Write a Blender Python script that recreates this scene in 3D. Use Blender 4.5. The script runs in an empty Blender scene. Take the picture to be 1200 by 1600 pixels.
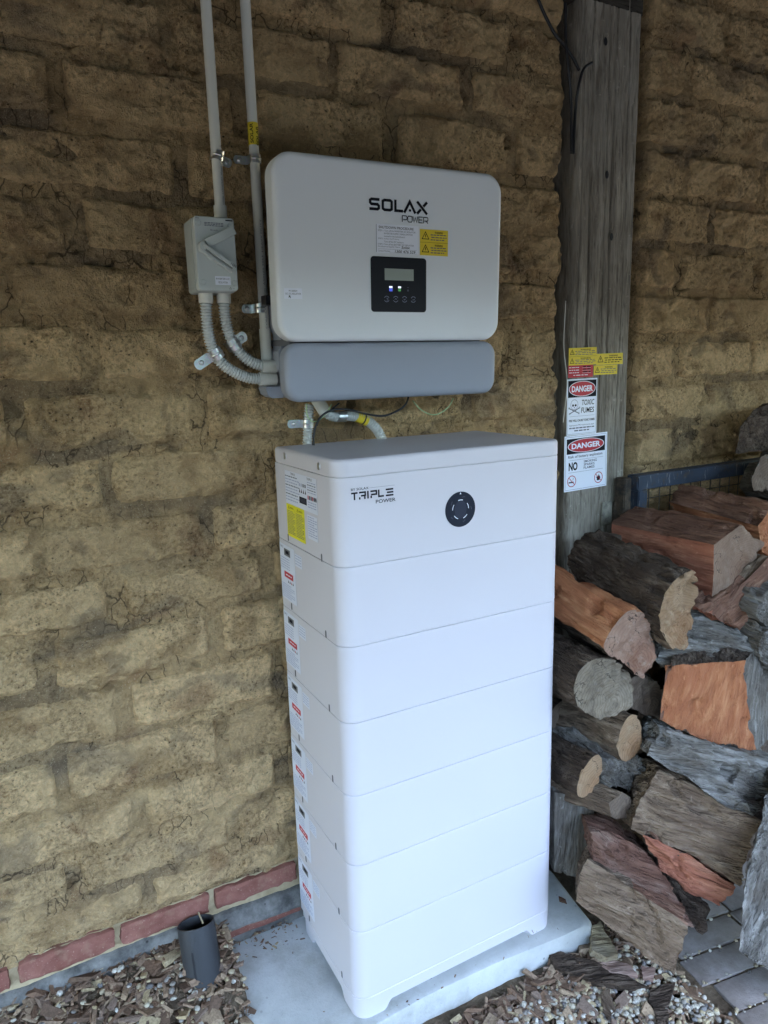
import bpy, bmesh, math, random
import numpy as np
from mathutils import Vector, Matrix

random.seed(7)
rng = np.random.default_rng(7)
S = bpy.context.scene
C = S.collection

# ------------------------------------------------------------------ camera
CAM = np.array((-0.461, -1.3971, 1.272)); YAW, PIT, ROLL, FPX = 0.4936, 0.1996, -0.0287, 1099.75
fw = np.array((math.sin(YAW)*math.cos(PIT), math.cos(YAW)*math.cos(PIT), -math.sin(PIT)))
rt0 = np.array((math.cos(YAW), -math.sin(YAW), 0.0)); up0 = np.cross(rt0, fw)
rt = rt0*math.cos(ROLL) + up0*math.sin(ROLL); up = -rt0*math.sin(ROLL) + up0*math.cos(ROLL)
cd = bpy.data.cameras.new('camera'); cam = bpy.data.objects.new('camera', cd); C.objects.link(cam)
cam.matrix_world = Matrix(((rt[0], up[0], -fw[0], CAM[0]), (rt[1], up[1], -fw[1], CAM[1]), (rt[2], up[2], -fw[2], CAM[2]), (0, 0, 0, 1)))
cd.sensor_fit = 'VERTICAL'; cd.sensor_height = 36.0; cd.lens = FPX/1600*36.0
cd.clip_start = 0.02; cd.clip_end = 2000
S.camera = cam

# ------------------------------------------------------------------ sky and sun
SUN_EL, SUN_ROT = math.radians(62), math.radians(165)
w = bpy.data.worlds.new('World'); S.world = w; w.use_nodes = True
nt = w.node_tree; bg = nt.nodes['Background']
sky = nt.nodes.new('ShaderNodeTexSky'); sky.sky_type = 'NISHITA'; sky.sun_disc = False
sky.sun_elevation = SUN_EL; sky.sun_rotation = SUN_ROT; sky.air_density = 1.6; sky.dust_density = 1.0; sky.ozone_density = 3.0
nt.links.new(sky.outputs[0], bg.inputs[0]); bg.inputs[1].default_value = 0.15
sl = bpy.data.lights.new('sun', 'SUN'); sl.energy = 0.5; sl.angle = math.radians(45); sl.color = (1, .97, .93)
so = bpy.data.objects.new('sun', sl); C.objects.link(so); so.location = (1, -6, 9)
sd = Vector((math.sin(SUN_ROT)*math.cos(SUN_EL), math.cos(SUN_ROT)*math.cos(SUN_EL), math.sin(SUN_EL)))
so.rotation_euler = sd.to_track_quat('Z', 'Y').to_euler()
vs = S.view_settings; vs.view_transform = 'Standard'; vs.look = 'None'; vs.gamma = 1; vs.use_curve_mapping = False
vs.exposure = 3.8
S.cycles.max_bounces = 6; S.cycles.diffuse_bounces = 2; S.cycles.glossy_bounces = 3; S.cycles.transmission_bounces = 2

# ------------------------------------------------------------------ helpers
def at(px, py, Y):
    """a point of the photograph (1200 x 1600) at depth Y from the wall -> world"""
    d = fw + rt*(px-600)/FPX - up*(py-800)/FPX
    return Vector(CAM + d*((Y-CAM[1])/d[1]))

def tag(o, label=None, cat=None, group=None, kind=None):
    if label: o['label'] = label
    if cat: o['category'] = cat
    if group: o['group'] = group
    if kind: o['kind'] = kind
    return o

def empty(name, loc=(0, 0, 0)):
    o = bpy.data.objects.new(name, None); C.objects.link(o); o.location = loc; o.empty_display_size = .05
    return o

def link(name, me, parent=None, mats=(), mw=None, smooth=None):
    o = bpy.data.objects.new(name, me); C.objects.link(o)
    for m in mats: me.materials.append(m)
    if smooth is not None:
        me.polygons.foreach_set('use_smooth', [smooth]*len(me.polygons))
    if parent: o.parent = parent
    if mw is not None: o.matrix_local = mw
    return o

def from_bm(name, bm, parent=None, mats=(), mw=None, smooth=None, angle=None):
    bmesh.ops.recalc_face_normals(bm, faces=bm.faces)
    me = bpy.data.meshes.new(name); bm.to_mesh(me); bm.free()
    o = link(name, me, parent, mats, mw, smooth)
    if angle: me.set_sharp_from_angle(angle=math.radians(angle))
    return o

def grid_mesh(name, Pts, n, m):
    """Pts (n*m,3) array -> grid mesh"""
    me = bpy.data.meshes.new(name)
    i = np.arange(n*m).reshape(n, m)
    q = np.stack([i[:-1, :-1], i[1:, :-1], i[1:, 1:], i[:-1, 1:]], -1).reshape(-1, 4)
    me.vertices.add(n*m); me.vertices.foreach_set('co', Pts.astype(np.float32).ravel())
    me.loops.add(q.size); me.loops.foreach_set('vertex_index', q.ravel().astype(np.int32))
    me.polygons.add(len(q)); me.polygons.foreach_set('loop_start', np.arange(0, q.size, 4, dtype=np.int32))
    me.update(calc_edges=True)
    me.polygons.foreach_set('use_smooth', [True]*len(q))
    return me

# --- numpy gradient noise
_perm = np.random.default_rng(3).permutation(512).astype(np.int64); _perm = np.concatenate([_perm, _perm, _perm])
_g = np.random.default_rng(4).normal(size=(512, 3)); _g /= np.linalg.norm(_g, axis=1)[:, None]
def noise3(x, y, z):
    x, y, z = np.broadcast_arrays(*[np.asarray(v, float) for v in (x, y, z)])
    xi, yi, zi = [np.floor(v).astype(np.int64) for v in (x, y, z)]
    xf, yf, zf = x-xi, y-yi, z-zi
    u, v, t = [f*f*f*(f*(f*6-15)+10) for f in (xf, yf, zf)]
    def gr(a, b, c):
        h = _perm[_perm[_perm[(xi+a) & 511]+((yi+b) & 511)]+((zi+c) & 511)] & 511
        g = _g[h]
        return g[..., 0]*(xf-a)+g[..., 1]*(yf-b)+g[..., 2]*(zf-c)
    def L(a, b, k): return a+(b-a)*k
    return 1.5*L(L(L(gr(0,0,0), gr(1,0,0), u), L(gr(0,1,0), gr(1,1,0), u), v), L(L(gr(0,0,1), gr(1,0,1), u), L(gr(0,1,1), gr(1,1,1), u), v), t)
def fbm(x, y, z, o=4, g=.5):
    s = 0; a = 1
    for k in range(o):
        s = s+a*noise3(x*2**k+17*k, y*2**k+5*k, z*2**k+9*k); a *= g
    return s
def sstep(a, b, x):
    t = np.clip((x-a)/(b-a), 0, 1); return t*t*(3-2*t)

# ------------------------------------------------------------------ materials
class NB:
    def __init__(s, name):
        s.m = bpy.data.materials.new(name); s.m.use_nodes = True
        s.t = s.m.node_tree; s.n = s.t.nodes; s.b = s.n['Principled BSDF']
    def lk(s, a, b): s.t.links.new(a, b)
    def new(s, t, **k):
        n = s.n.new(t)
        for a, v in k.items(): setattr(n, a, v)
        return n
    def pos(s): return s.new('ShaderNodeNewGeometry').outputs['Position']
    def obj(s): return s.new('ShaderNodeTexCoord').outputs['Object']
    def rnd(s): return s.new('ShaderNodeObjectInfo').outputs['Random']
    def mapv(s, v, scale=(1, 1, 1), loc=(0, 0, 0)):
        n = s.new('ShaderNodeMapping'); s.lk(v, n.inputs[0]); n.inputs[1].default_value = loc; n.inputs[3].default_value = scale
        return n.outputs[0]
    def noise(s, v, scale, detail=4, rough=.55, dist=0):
        n = s.new('ShaderNodeTexNoise'); s.lk(v, n.inputs['Vector']); n.inputs['Scale'].default_value = scale
        n.inputs['Detail'].default_value = detail; n.inputs['Roughness'].default_value = rough; n.inputs['Distortion'].default_value = dist
        return n.outputs['Fac'], n.outputs['Color']
    def voro(s, v, scale, feature='DISTANCE_TO_EDGE', rnd=1):
        n = s.new('ShaderNodeTexVoronoi', feature=feature); s.lk(v, n.inputs['Vector']); n.inputs['Scale'].default_value = scale
        n.inputs['Randomness'].default_value = rnd
        return n.outputs
    def ramp(s, f, stops, interp='LINEAR'):
        n = s.new('ShaderNodeValToRGB'); s.lk(f, n.inputs[0]); e = n.color_ramp.elements; n.color_ramp.interpolation = interp
        while len(e) < len(stops): e.new(.5)
        for q, (p, c) in zip(e, stops):
            q.position = p; q.color = (c, c, c, 1) if isinstance(c, (int, float)) else (*c, 1)
        return n.outputs[0]
    def mix(s, f, a, b, mode='MIX'):
        n = s.new('ShaderNodeMix', data_type='RGBA', blend_type=mode)
        for i, v in ((0, f), (6, a), (7, b)):
            if isinstance(v, (int, float)): n.inputs[i].default_value = v
            elif isinstance(v, tuple): n.inputs[i].default_value = (*v, 1)
            else: s.lk(v, n.inputs[i])
        return n.outputs[2]
    def math(s, op, a, b=0.0, c=None):
        n = s.new('ShaderNodeMath', operation=op)
        for i, v in enumerate((a, b, c)):
            if v is None: continue
            if isinstance(v, (int, float)): n.inputs[i].default_value = v
            else: s.lk(v, n.inputs[i])
        return n.outputs[0]
    def vadd(s, a, b, k):
        m = s.new('ShaderNodeVectorMath', operation='MULTIPLY_ADD'); s.lk(b, m.inputs[0]); m.inputs[1].default_value = (k, k, k); s.lk(a, m.inputs[2])
        return m.outputs[0]
    def bump(s, h, dist, strength=1.0, prev=None):
        n = s.new('ShaderNodeBump'); s.lk(h, n.inputs['Height']); n.inputs['Distance'].default_value = dist; n.inputs['Strength'].default_value = strength
        if prev: s.lk(prev, n.inputs['Normal'])
        return n.outputs[0]
    def out(s, col=None, rough=.8, normal=None, metal=0, spec=.5):
        if col is not None:
            if isinstance(col, tuple): s.b.inputs['Base Color'].default_value = (*col, 1)
            else: s.lk(col, s.b.inputs['Base Color'])
        if isinstance(rough, (int, float)): s.b.inputs['Roughness'].default_value = rough
        else: s.lk(rough, s.b.inputs['Roughness'])
        if normal: s.lk(normal, s.b.inputs['Normal'])
        s.b.inputs['Metallic'].default_value = metal; s.b.inputs['Specular IOR Level'].default_value = spec
        return s.m

def flat(name, col, rough=.5, metal=0, spec=.4, bump=0, bscale=900, mottling=.06):
    """plain paint / plastic with a trace of unevenness and relief"""
    b = NB(name); v = b.obj()
    f, _ = b.noise(v, 6, 3, .6)
    lo = tuple(c*(1-mottling) for c in col); hi = tuple(min(1, c*(1+mottling)) for c in col)
    c = b.mix(f, lo, hi)
    r = b.ramp(f, [(.3, max(0, rough-.06)), (.7, min(1, rough+.06))])
    nrm = b.bump(b.noise(v, bscale, 0)[0], bump, .5) if bump else None
    return b.out(c, r, nrm, metal, spec)

def mud(name):
    """earth: broad tones come with the mesh ('tone' attribute, alpha = how cracked), fine grain and cracks from nodes"""
    b = NB(name); p = b.pos()
    at_ = b.new('ShaderNodeAttribute', attribute_name='tone'); c = at_.outputs['Color']; a = at_.outputs['Alpha']
    wn = b.noise(p, 30, 2)[1]; pw = b.vadd(p, wn, .022)
    fine = b.noise(b.vadd(p, wn, .004), 115, 5, .75)[0]; grit = b.noise(p, 430, 1, .5)[0]
    pm = b.ramp(b.noise(p, 8, 2)[0], [(.40, .25), (.58, 1)])
    c = b.mix(b.math('MULTIPLY', b.ramp(fine, [(.28, 1), (.42, .5), (.53, 0)]), pm), c, (.36, .30, .25), 'MULTIPLY')
    c = b.mix(b.ramp(fine, [(.54, 0), (.74, .55)]), c, (1.55, 1.5, 1.42), 'MULTIPLY')
    c = b.mix(b.ramp(grit, [(.62, 0), (.74, .6)]), c, (.68, .56, .38))
    pit = b.voro(p, 95, 'F1')
    pk = b.math('MULTIPLY', b.ramp(pit[0], [(.14, 1), (.26, 0)]), b.ramp(fine, [(.44, 1), (.52, 0)]))
    c = b.mix(b.math('MULTIPLY', b.math('MULTIPLY', pk, .95), pm), c, (.05, .036, .022))
    e1 = b.voro(b.mapv(pw, (1, 1, .42)), 32)[0]
    k = b.math('MULTIPLY', b.ramp(e1, [(.0, .85), (.012, .7), (.038, 0)]), a)
    c = b.mix(k, c, (.055, .038, .024))
    h = b.math('ADD', fine, b.math('MULTIPLY', grit, .30))
    return b.out(c, .95, b.bump(h, .014, 1.0), 0, .1)

def timber(name, cols, axis=2, scale=1.0, rough=.85, dash=.75, bumpd=.003, stretch=.95):
    """weathered / split / bark wood with grain along one local axis"""
    b = NB(name); v = b.obj(); r = b.rnd()
    o = b.new('ShaderNodeCombineXYZ'); b.lk(b.math('MULTIPLY', r, 31.7), o.inputs[0]); b.lk(b.math('MULTIPLY', r, 17.3), o.inputs[1])
    vv = b.vadd(v, o.outputs[0], 1.0)
    s = [8*scale]*3; s[axis] = stretch*scale
    vv = b.vadd(vv, b.noise(vv, 7, 1)[1], .03)
    g = b.noise(b.mapv(vv, tuple(s)), 7, 5, .68)[0]
    s2 = [30*scale]*3; s2[axis] = 2.4*scale
    g2 = b.noise(b.mapv(vv, tuple(s2)), 7, 2, .6)[0]
    bl = b.noise(vv, 11*scale, 4, .62)[0]
    c = b.ramp(g, [(.32, cols[0]), (.50, cols[1]), (.66, cols[2])])
    c = b.mix(b.ramp(bl, [(.42, 0), (.66, .75)]), c, cols[3])
    c = b.mix(b.ramp(g2, [(.30, dash), (.46, 0)]), c, tuple(q*.35 for q in cols[0]))
    sp = b.noise(vv, 60, 4, .6)[0]
    c = b.mix(b.ramp(sp, [(.64, 0), (.75, .45)]), c, tuple(min(1, q*1.5+.03) for q in cols[2]))
    c = b.mix(b.math('MULTIPLY', r, .35), c, cols[3])
    h = b.math('ADD', g, b.math('MULTIPLY', g2, .55))
    return b.out(c, rough, b.bump(h, bumpd*3.0, 1.0), 0, .2)

def endgrain(name, cols):
    b = NB(name); v = b.obj()
    vw = b.vadd(v, b.noise(v, 14, 3)[1], .025)
    sx = b.new('ShaderNodeSeparateXYZ'); b.lk(vw, sx.inputs[0])
    rr = b.math('SQRT', b.math('ADD', b.math('POWER', b.math('ADD', sx.outputs[1], .02), 2), b.math('POWER', b.math('ADD', sx.outputs[2], .03), 2)))
    ring = b.math('SINE', b.math('MULTIPLY', rr, 950))
    bl = b.noise(v, 20, 6, .65)[0]
    c = b.mix(b.ramp(bl, [(.32, 0), (.66, 1)]), cols[0], cols[1])
    c = b.mix(b.ramp(ring, [(.0, 0), (1, .55)]), c, cols[2])
    c = b.mix(b.ramp(rr, [(.030, 0), (.060, .28)]), c, cols[3])
    c = b.mix(b.ramp(b.noise(v, 48, 5, .7)[0], [(.55, 0), (.72, .7)]), c, cols[3])
    # radial drying checks, wider towards the rim
    th = b.math('ARCTAN2', b.math('ADD', sx.outputs[1], .02), b.math('ADD', sx.outputs[2], .03))
    nn = b.noise(v, 26, 3)[0]
    sn = b.math('ABSOLUTE', b.math('SINE', b.math('ADD', b.math('MULTIPLY', th, 3.5), b.math('MULTIPLY', nn, 5.0))))
    k = b.math('MULTIPLY', b.ramp(sn, [(.0, 1), (.035, .7), (.07, 0)]), b.ramp(b.noise(v, 19, 1)[0], [(.47, 0), (.58, 1)]))
    c = b.mix(b.math('MULTIPLY', k, .85), c, (.02, .015, .011))
    saw = b.noise(b.mapv(v, (1, 90, 6)), 6, 3)[0]
    n = b.bump(b.math('ADD', saw, b.math('MULTIPLY', b.noise(v, 150, 3)[0], .6)), .003, .8)
    return b.out(c, .88, n, 0, .2)

def ground_mat(name):
    b = NB(name); p = b.pos()
    f = b.noise(p, 30, 7, .7)[0]; g = b.noise(p, 4, 4)[0]
    c = b.mix(b.ramp(f, [(.35, 0), (.65, 1)]), (.08, .056, .038), (.22, .165, .115))
    c = b.mix(b.ramp(g, [(.4, 0), (.7, .5)]), c, (.20, .165, .12))
    n = b.bump(f, .02, .8)
    return b.out(c, .95, n, 0, .15)

def concrete(name, c1, c2, sc=1.0):
    b = NB(name); p = b.obj()
    a = b.noise(p, 7*sc, 7, .65)[0]; f = b.noise(p, 130, 5, .7)[0]
    c = b.mix(b.ramp(a, [(.34, 0), (.66, 1)]), c1, c2)
    c = b.mix(b.ramp(f, [(.60, 0), (.76, .5)]), c, tuple(q*.5 for q in c1))
    sp = b.voro(p, 34, 'F1')[0]
    c = b.mix(b.math('MULTIPLY', b.ramp(sp, [(.07, 1), (.13, 0)]), b.ramp(b.noise(p, 9, 2)[0], [(.50, 0), (.6, .8)])), c, tuple(q*.3 for q in c1))
    st = b.noise(b.mapv(p, (1, 1, 1), (4, 4, 0)), 4.3, 6, .7)[0]
    c = b.mix(b.ramp(st, [(.50, 0), (.68, .75)]), c, (c1[0]*.66, c1[1]*.62, c1[2]*.54))
    n = b.bump(f, .0022, .8)
    return b.out(c, .85, n, 0, .3)

def redbrick(name):
    b = NB(name); p = b.pos()
    a = b.noise(p, 16, 6, .65)[0]; f = b.noise(p, 260, 3)[0]
    c = b.mix(b.ramp(a, [(.34, 0), (.66, 1)]), (.19, .072, .056), (.28, .125, .098))
    c = b.mix(b.ramp(f, [(.62, 0), (.72, .6)]), c, (.46, .30, .24))
    c = b.mix(b.ramp(b.noise(p, 26, 5)[0], [(.56, 0), (.74, .45)]), c, (.36, .25, .17))
    n = b.bump(b.noise(p, 90, 4)[0], .003, .8)
    return b.out(c, .9, n, 0, .2)

def varied(name, stops, rough=.6, bsc=200):
    """many loose pieces in one mesh: colour picked per piece"""
    b = NB(name); r = b.new('ShaderNodeNewGeometry').outputs['Random Per Island']
    c = b.ramp(r, stops, 'CONSTANT'); p = b.pos()
    f = b.noise(p, bsc, 5, .65)[0]
    c = b.mix(b.ramp(f, [(.35, .45), (.6, 0)]), c, (.10, .08, .06), 'MULTIPLY')
    return b.out(c, rough, b.bump(f, .002, .6), 0, .3)

def bluepaint(name):
    b = NB(name); p = b.pos()
    a = b.noise(p, 24, 7, .7)[0]
    c = b.mix(b.ramp(b.noise(p, 9, 3)[0], [(.35, 0), (.65, 1)]), (.018, .027, .045), (.036, .050, .078))
    c = b.mix(b.ramp(a, [(.55, 0), (.63, .85)]), c, (.055, .04, .032))
    c = b.mix(b.ramp(b.noise(b.mapv(p, (3, 3, .4)), 60, 4)[0], [(.62, 0), (.70, .6)]), c, (.36, .36, .34))
    return b.out(c, .6, b.bump(a, .002, .6), 0, .35)

def rustmetal(name):
    b = NB(name); p = b.pos(); a = b.noise(p, 40, 6, .7)[0]
    c = b.mix(b.ramp(a, [(.4, 0), (.6, 1)]), (.035, .03, .026), (.11, .08, .055))
    return b.out(c, .7, b.bump(a, .002, .6), .4)

def galv(name):
    b = NB(name); v = b.obj(); f = b.voro(v, 420, 'F1')[1]
    c = b.mix(.12, (.70, .71, .73), f)
    return b.out(c, .28, b.bump(b.noise(v, 60, 2)[0], .001, .5), 1.0)

def emit(name, col, st, base=(.02, .02, .03)):
    b = NB(name); b.b.inputs['Emission Color'].default_value = (*col, 1); b.b.inputs['Emission Strength'].default_value = st
    return b.out(base, .3)

M = dict(
    mud=mud('mud_brick'), joint=mud('mud_mortar'), earth=flat('plain_earth', (.25, .19, .12), .95),
    white=flat('white_powder_coat', (.59, .566, .62), .42, mottling=.02),
    white_groove=flat('shadow_gap_plastic', (.55, .56, .58), .6),
    inv_white=flat('inverter_white', (.75, .78, .83), .40, bump=.0004, bscale=1200, mottling=.02),
    inv_grey=flat('inverter_grey', (.30, .325, .39), .45, bump=.0005, bscale=1000, mottling=.03),
    inv_dark=flat('inverter_dark_grey', (.115, .118, .135), .5, bump=.0004),
    black=flat('black_plastic', (.018, .019, .023), .38), glossblack=flat('black_panel', (.016, .017, .023), .40, spec=.2),
    dialcap=flat('dial_panel', (.012, .016, .030), .4, spec=.2), dialmid=flat('dial_middle', (.028, .034, .056), .4, spec=.2),
    lcd=flat('lcd_glass', (.33, .37, .34), .18), pvc=flat('grey_pvc', (.66, .65, .60), .45, mottling=.05),
    pvc_box=flat('isolator_grey', (.55, .59, .58), .42, bump=.0003), pvc_dark=flat('isolator_side', (.44, .47, .46), .45),
    flexc=flat('flexible_grey', (.52, .53, .52), .45), galv=galv('galvanised_steel'),
    paper=flat('sticker_white', (.82, .85, .95), .5, mottling=.02), labelp=flat('label_lavender', (.66, .68, .79), .5, mottling=.02),
    ink=flat('ink_black', (.018, .018, .024), .9, spec=.05), inkgrey=flat('ink_grey', (.12, .125, .17), .9, spec=.05), inkblue=flat('ink_lilac', (.36, .39, .55), .9, spec=.05),
    yellow=flat('sticker_yellow', (.74, .56, .035), .5), yellowp=flat('label_yellow', (.78, .70, .03), .5),
    red=flat('sticker_red', (.50, .028, .045), .5), inkred=flat('ink_red', (.45, .03, .05), .9, spec=.05),
    green=flat('wire_green', (.10, .26, .12), .5), greenyellow=flat('wire_green_yellow', (.42, .55, .30), .5),
    led_b=emit('led_blue', (.25, .35, 1), .2), led_w=emit('led_white', (.75, .85, 1), .10), led_g=emit('led_green', (.35, 1, .45), 4), led_gd=emit('led_green_dim', (.1, .5, .12), .035), led_bd=emit('led_blue_dim', (.10, .16, 1), .05),
    post=timber('weathered_post', [(.10, .082, .064), (.32, .288, .242), (.47, .43, .37), (.22, .19, .155)], 2, .8, bumpd=.0018),
    beam=timber('dark_beam', [(.03, .025, .02), (.06, .052, .043), (.09, .08, .065), (.05, .042, .035)], 0),
    grey_wood=timber('grey_weathered_wood', [(.060, .054, .049), (.20, .185, .172), (.40, .38, .36), (.12, .098, .08)], 0, bumpd=.007),
    tan_wood=timber('tan_weathered_wood', [(.080, .050, .032), (.25, .175, .118), (.42, .32, .235), (.14, .092, .066)], 0, .9, bumpd=.007),
    bark=timber('dark_bark', [(.028, .019, .014), (.085, .058, .042), (.19, .145, .112), (.05, .033, .025)], 0, .8, bumpd=.009, stretch=2.6),
    brown_bark=timber('brown_bark', [(.055, .036, .025), (.15, .105, .073), (.28, .21, .155), (.10, .068, .05)], 0, bumpd=.006, stretch=2.0),
    orange=timber('orange_split_wood', [(.21, .078, .036), (.38, .152, .070), (.54, .27, .135), (.30, .105, .05)], 0, 1.0, dash=.3, bumpd=.003),
    redwood=timber('red_split_wood', [(.20, .074, .048), (.40, .158, .098), (.56, .27, .175), (.29, .105, .068)], 0, 1.0, dash=.4, bumpd=.004),
    brownwood=timber('brown_split_wood', [(.085, .040, .026), (.20, .10, .065), (.31, .18, .125), (.12, .062, .045)], 0, 1.0, bumpd=.004),
    purple=timber('mossy_purple_wood', [(.060, .032, .024), (.17, .100, .078), (.30, .215, .17), (.145, .066, .045)], 0, .9, bumpd=.006),
    mossy=timber('mossy_brown_wood', [(.070, .044, .030), (.21, .145, .105), (.35, .265, .20), (.175, .120, .080)], 0, .9, bumpd=.006),
    end_grey=endgrain('grey_log_end', [(.13, .105, .08), (.31, .255, .195), (.13, .10, .07), (.07, .053, .04)]),
    end_tan=endgrain('tan_log_end', [(.21, .115, .06), (.31, .19, .11), (.16, .08, .042), (.34, .265, .18)]),
    end_brown=endgrain('brown_log_end', [(.13, .075, .05), (.22, .135, .092), (.10, .055, .038), (.25, .19, .15)]),
    end_dark=endgrain('dark_log_end', [(.07, .046, .034), (.145, .102, .076), (.05, .034, .025), (.17, .135, .105)]),
    end_red=endgrain('pink_log_end', [(.19, .095, .065), (.29, .165, .115), (.15, .075, .05), (.33, .25, .2)]),
    soil=ground_mat('mulch_soil'), concrete=concrete('concrete_slab', (.42, .43, .43), (.56, .57, .57)),
    fillet=concrete('cement_fillet', (.070, .068, .066), (.25, .24, .225), 3.0), lime=concrete('lime_mortar', (.36, .28, .17), (.50, .40, .26), 4),
    redbrick=redbrick('red_brick'), paver=concrete('paver_brick', (.25, .215, .205), (.36, .315, .30), 2),
    pebbles=varied('pebbles', [(0, (.48, .44, .37)), (.2, (.40, .33, .23)), (.36, (.60, .56, .50)), (.50, (.30, .27, .24)), (.66, (.46, .37, .23)), (.80, (.20, .19, .19)), (.92, (.52, .46, .35))], .5),
    chips=varied('bark_chips', [(0, (.19, .115, .075)), (.25, (.28, .19, .13)), (.45, (.14, .088, .06)), (.62, (.34, .245, .165)), (.8, (.22, .155, .12)), (.92, (.46, .36, .22))], .85),
    hinge=concrete('flaking_paint', (.13, .12, .10), (.34, .32, .26), 6),
    blue=bluepaint('worn_blue_paint'), rust=rustmetal('dark_rusty_steel'),
    ag=flat('agricultural_pipe', (.035, .037, .042), .5, bump=.0006, bscale=300, mottling=.2),
    roof=flat('roof_steel', (.12, .115, .105), .7), grass=ground_mat('far_ground'),
    pale_chip=timber('pale_chip_wood', [(.22, .15, .08), (.38, .29, .16), (.50, .40, .25), (.24, .2, .15)], 0, bumpd=.003),
    pinkbark=timber('pink_bark', [(.16, .09, .075), (.30, .19, .155), (.40, .28, .235), (.2, .15, .13)], 0, bumpd=.002),
)

# ------------------------------------------------------------------ mesh builders
def rrect(w, h, r, n=6, rb=None):
    """rounded rectangle outline, centred, counter-clockwise; rb: other radius for the +y corners"""
    pts = []; r0 = r
    for sx, sy, a0 in ((1, 1, 0), (-1, 1, 90), (-1, -1, 180), (1, -1, 270)):
        r = rb if (rb and sy > 0) else r0; cx, cy = sx*(w/2-r), sy*(h/2-r)
        for k in range(n+1):
            a = math.radians(a0+90*k/n); pts.append((cx+r*math.cos(a), cy+r*math.sin(a)))
    return pts

def loft_rings(bm, rings, cap0=True, cap1=True, mat=0, capmat=None):
    vr = [[bm.verts.new(p) for p in r] for r in rings]; n = len(vr[0])
    for a, b in zip(vr[:-1], vr[1:]):
        for i in range(n):
            f = bm.faces.new((a[i], a[(i+1) % n], b[(i+1) % n], b[i])); f.material_index = mat
    if cap0: bm.faces.new(vr[0][::-1]).material_index = mat if capmat is None else capmat
    if cap1: bm.faces.new(vr[-1]).material_index = mat if capmat is None else capmat
    return vr

def soft_box_rings(w, h, r, z0, z1, bev, nb=3, axis='z', n=6, rb=None):
    """stack of rounded rectangles with rounded top and bottom rims"""
    out = []
    steps = [(bev*(1-math.sin(math.pi/2*k/nb)), bev*(1-math.cos(math.pi/2*k/nb))) for k in range(nb+1)]  # inset, dz
    prof = [(bev-bev*math.sin(math.pi/2*k/nb), z0+bev-bev*math.cos(math.pi/2*k/nb)) for k in range(nb+1)]
    prof += [(bev-bev*math.cos(math.pi/2*k/nb), z1-bev+bev*math.sin(math.pi/2*k/nb)) for k in range(nb+1)]
    k_ = min(.0025, max(1e-4, (z1-z0)/2-bev-1e-4)); n1 = nb+1
    prof = [(bev+.003, z0)]+prof[:n1]+[(0, z0+bev+k_), (0, z1-bev-k_)]+prof[n1:]+[(bev+.003, z1)]
    for ins, z in prof:
        out.append([(x, y, z) for x, y in rrect(w-2*ins, h-2*ins, max(r-ins, .0005), n, max(rb-ins, .0005) if rb else None)])
    return out

def soft_box(name, w, h, r, z0, z1, bev, mat, parent=None, mw=None, nb=3, n=6, rb=None):
    bm = bmesh.new(); loft_rings(bm, soft_box_rings(w, h, r, z0, z1, bev, nb, n=n, rb=rb))
    return from_bm(name, bm, parent, [mat], mw, True, 40)

def box(bm, x0, x1, y0, y1, z0, z1, mat=0):
    v = [bm.verts.new((x, y, z)) for z in (z0, z1) for x, y in ((x0, y0), (x1, y0), (x1, y1), (x0, y1))]
    for q in ((3, 2, 1, 0), (4, 5, 6, 7), (0, 1, 5, 4), (1, 2, 6, 5), (2, 3, 7, 6), (3, 0, 4, 7)):
        bm.faces.new([v[i] for i in q]).material_index = mat

def spline(pts, n=12):
    P = [Vector(p) for p in pts]; P = [P[0]*2-P[1]]+P+[P[-1]*2-P[-2]]; out = []
    for i in range(1, len(P)-2):
        a, b, c, d = P[i-1:i+3]
        for k in range(n):
            t = k/n
            out.append(.5*((2*b)+(c-a)*t+(2*a-5*b+4*c-d)*t*t+(3*b-a-3*c+d)*t**3))
    out.append(P[-2]); return out

def resample(pts, step):
    L = [0]
    for a, b in zip(pts[:-1], pts[1:]): L.append(L[-1]+(b-a).length)
    n = max(2, int(L[-1]/step)); out = []; j = 0
    for k in range(n+1):
        s = L[-1]*k/n
        while j < len(L)-2 and L[j+1] < s: j += 1
        t = (s-L[j])/max(1e-9, L[j+1]-L[j]); out.append(pts[j].lerp(pts[j+1], t))
    return out

def tube(bm, pts, rad, n=12, mat=0, cap=True):
    """rad: number or list"""
    N = len(pts); R = rad if isinstance(rad, (list, tuple)) else [rad]*N
    rings = []; prev = None
    for i, p in enumerate(pts):
        t = (pts[min(i+1, N-1)]-pts[max(i-1, 0)]).normalized()
        if prev is None:
            a = Vector((0, 0, 1)) if abs(t.z) < .9 else Vector((1, 0, 0)); u = t.cross(a).normalized()
        else: u = (prev-t*prev.dot(t)).normalized()
        prev = u; v = t.cross(u)
        rings.append([p+u*(R[i]*math.cos(2*math.pi*k/n))+v*(R[i]*math.sin(2*math.pi*k/n)) for k in range(n)])
    loft_rings(bm, rings, cap, cap, mat)

def tube_obj(name, pts, rad, mat, parent=None, n=12, mw=None):
    bm = bmesh.new(); tube(bm, [Vector(p) for p in pts], rad, n)
    return from_bm(name, bm, parent, [mat], mw, True, 50)

def flex_obj(name, pts, r, mat, pitch=.0054, parent=None):
    c = resample(spline(pts), pitch/4); R = [r*(1.03 if k % 4 in (1, 2) else .78) for k in range(len(c))]
    bm = bmesh.new(); tube(bm, c, R, 14)
    return from_bm(name, bm, parent, [mat], None, True, 80)

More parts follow.
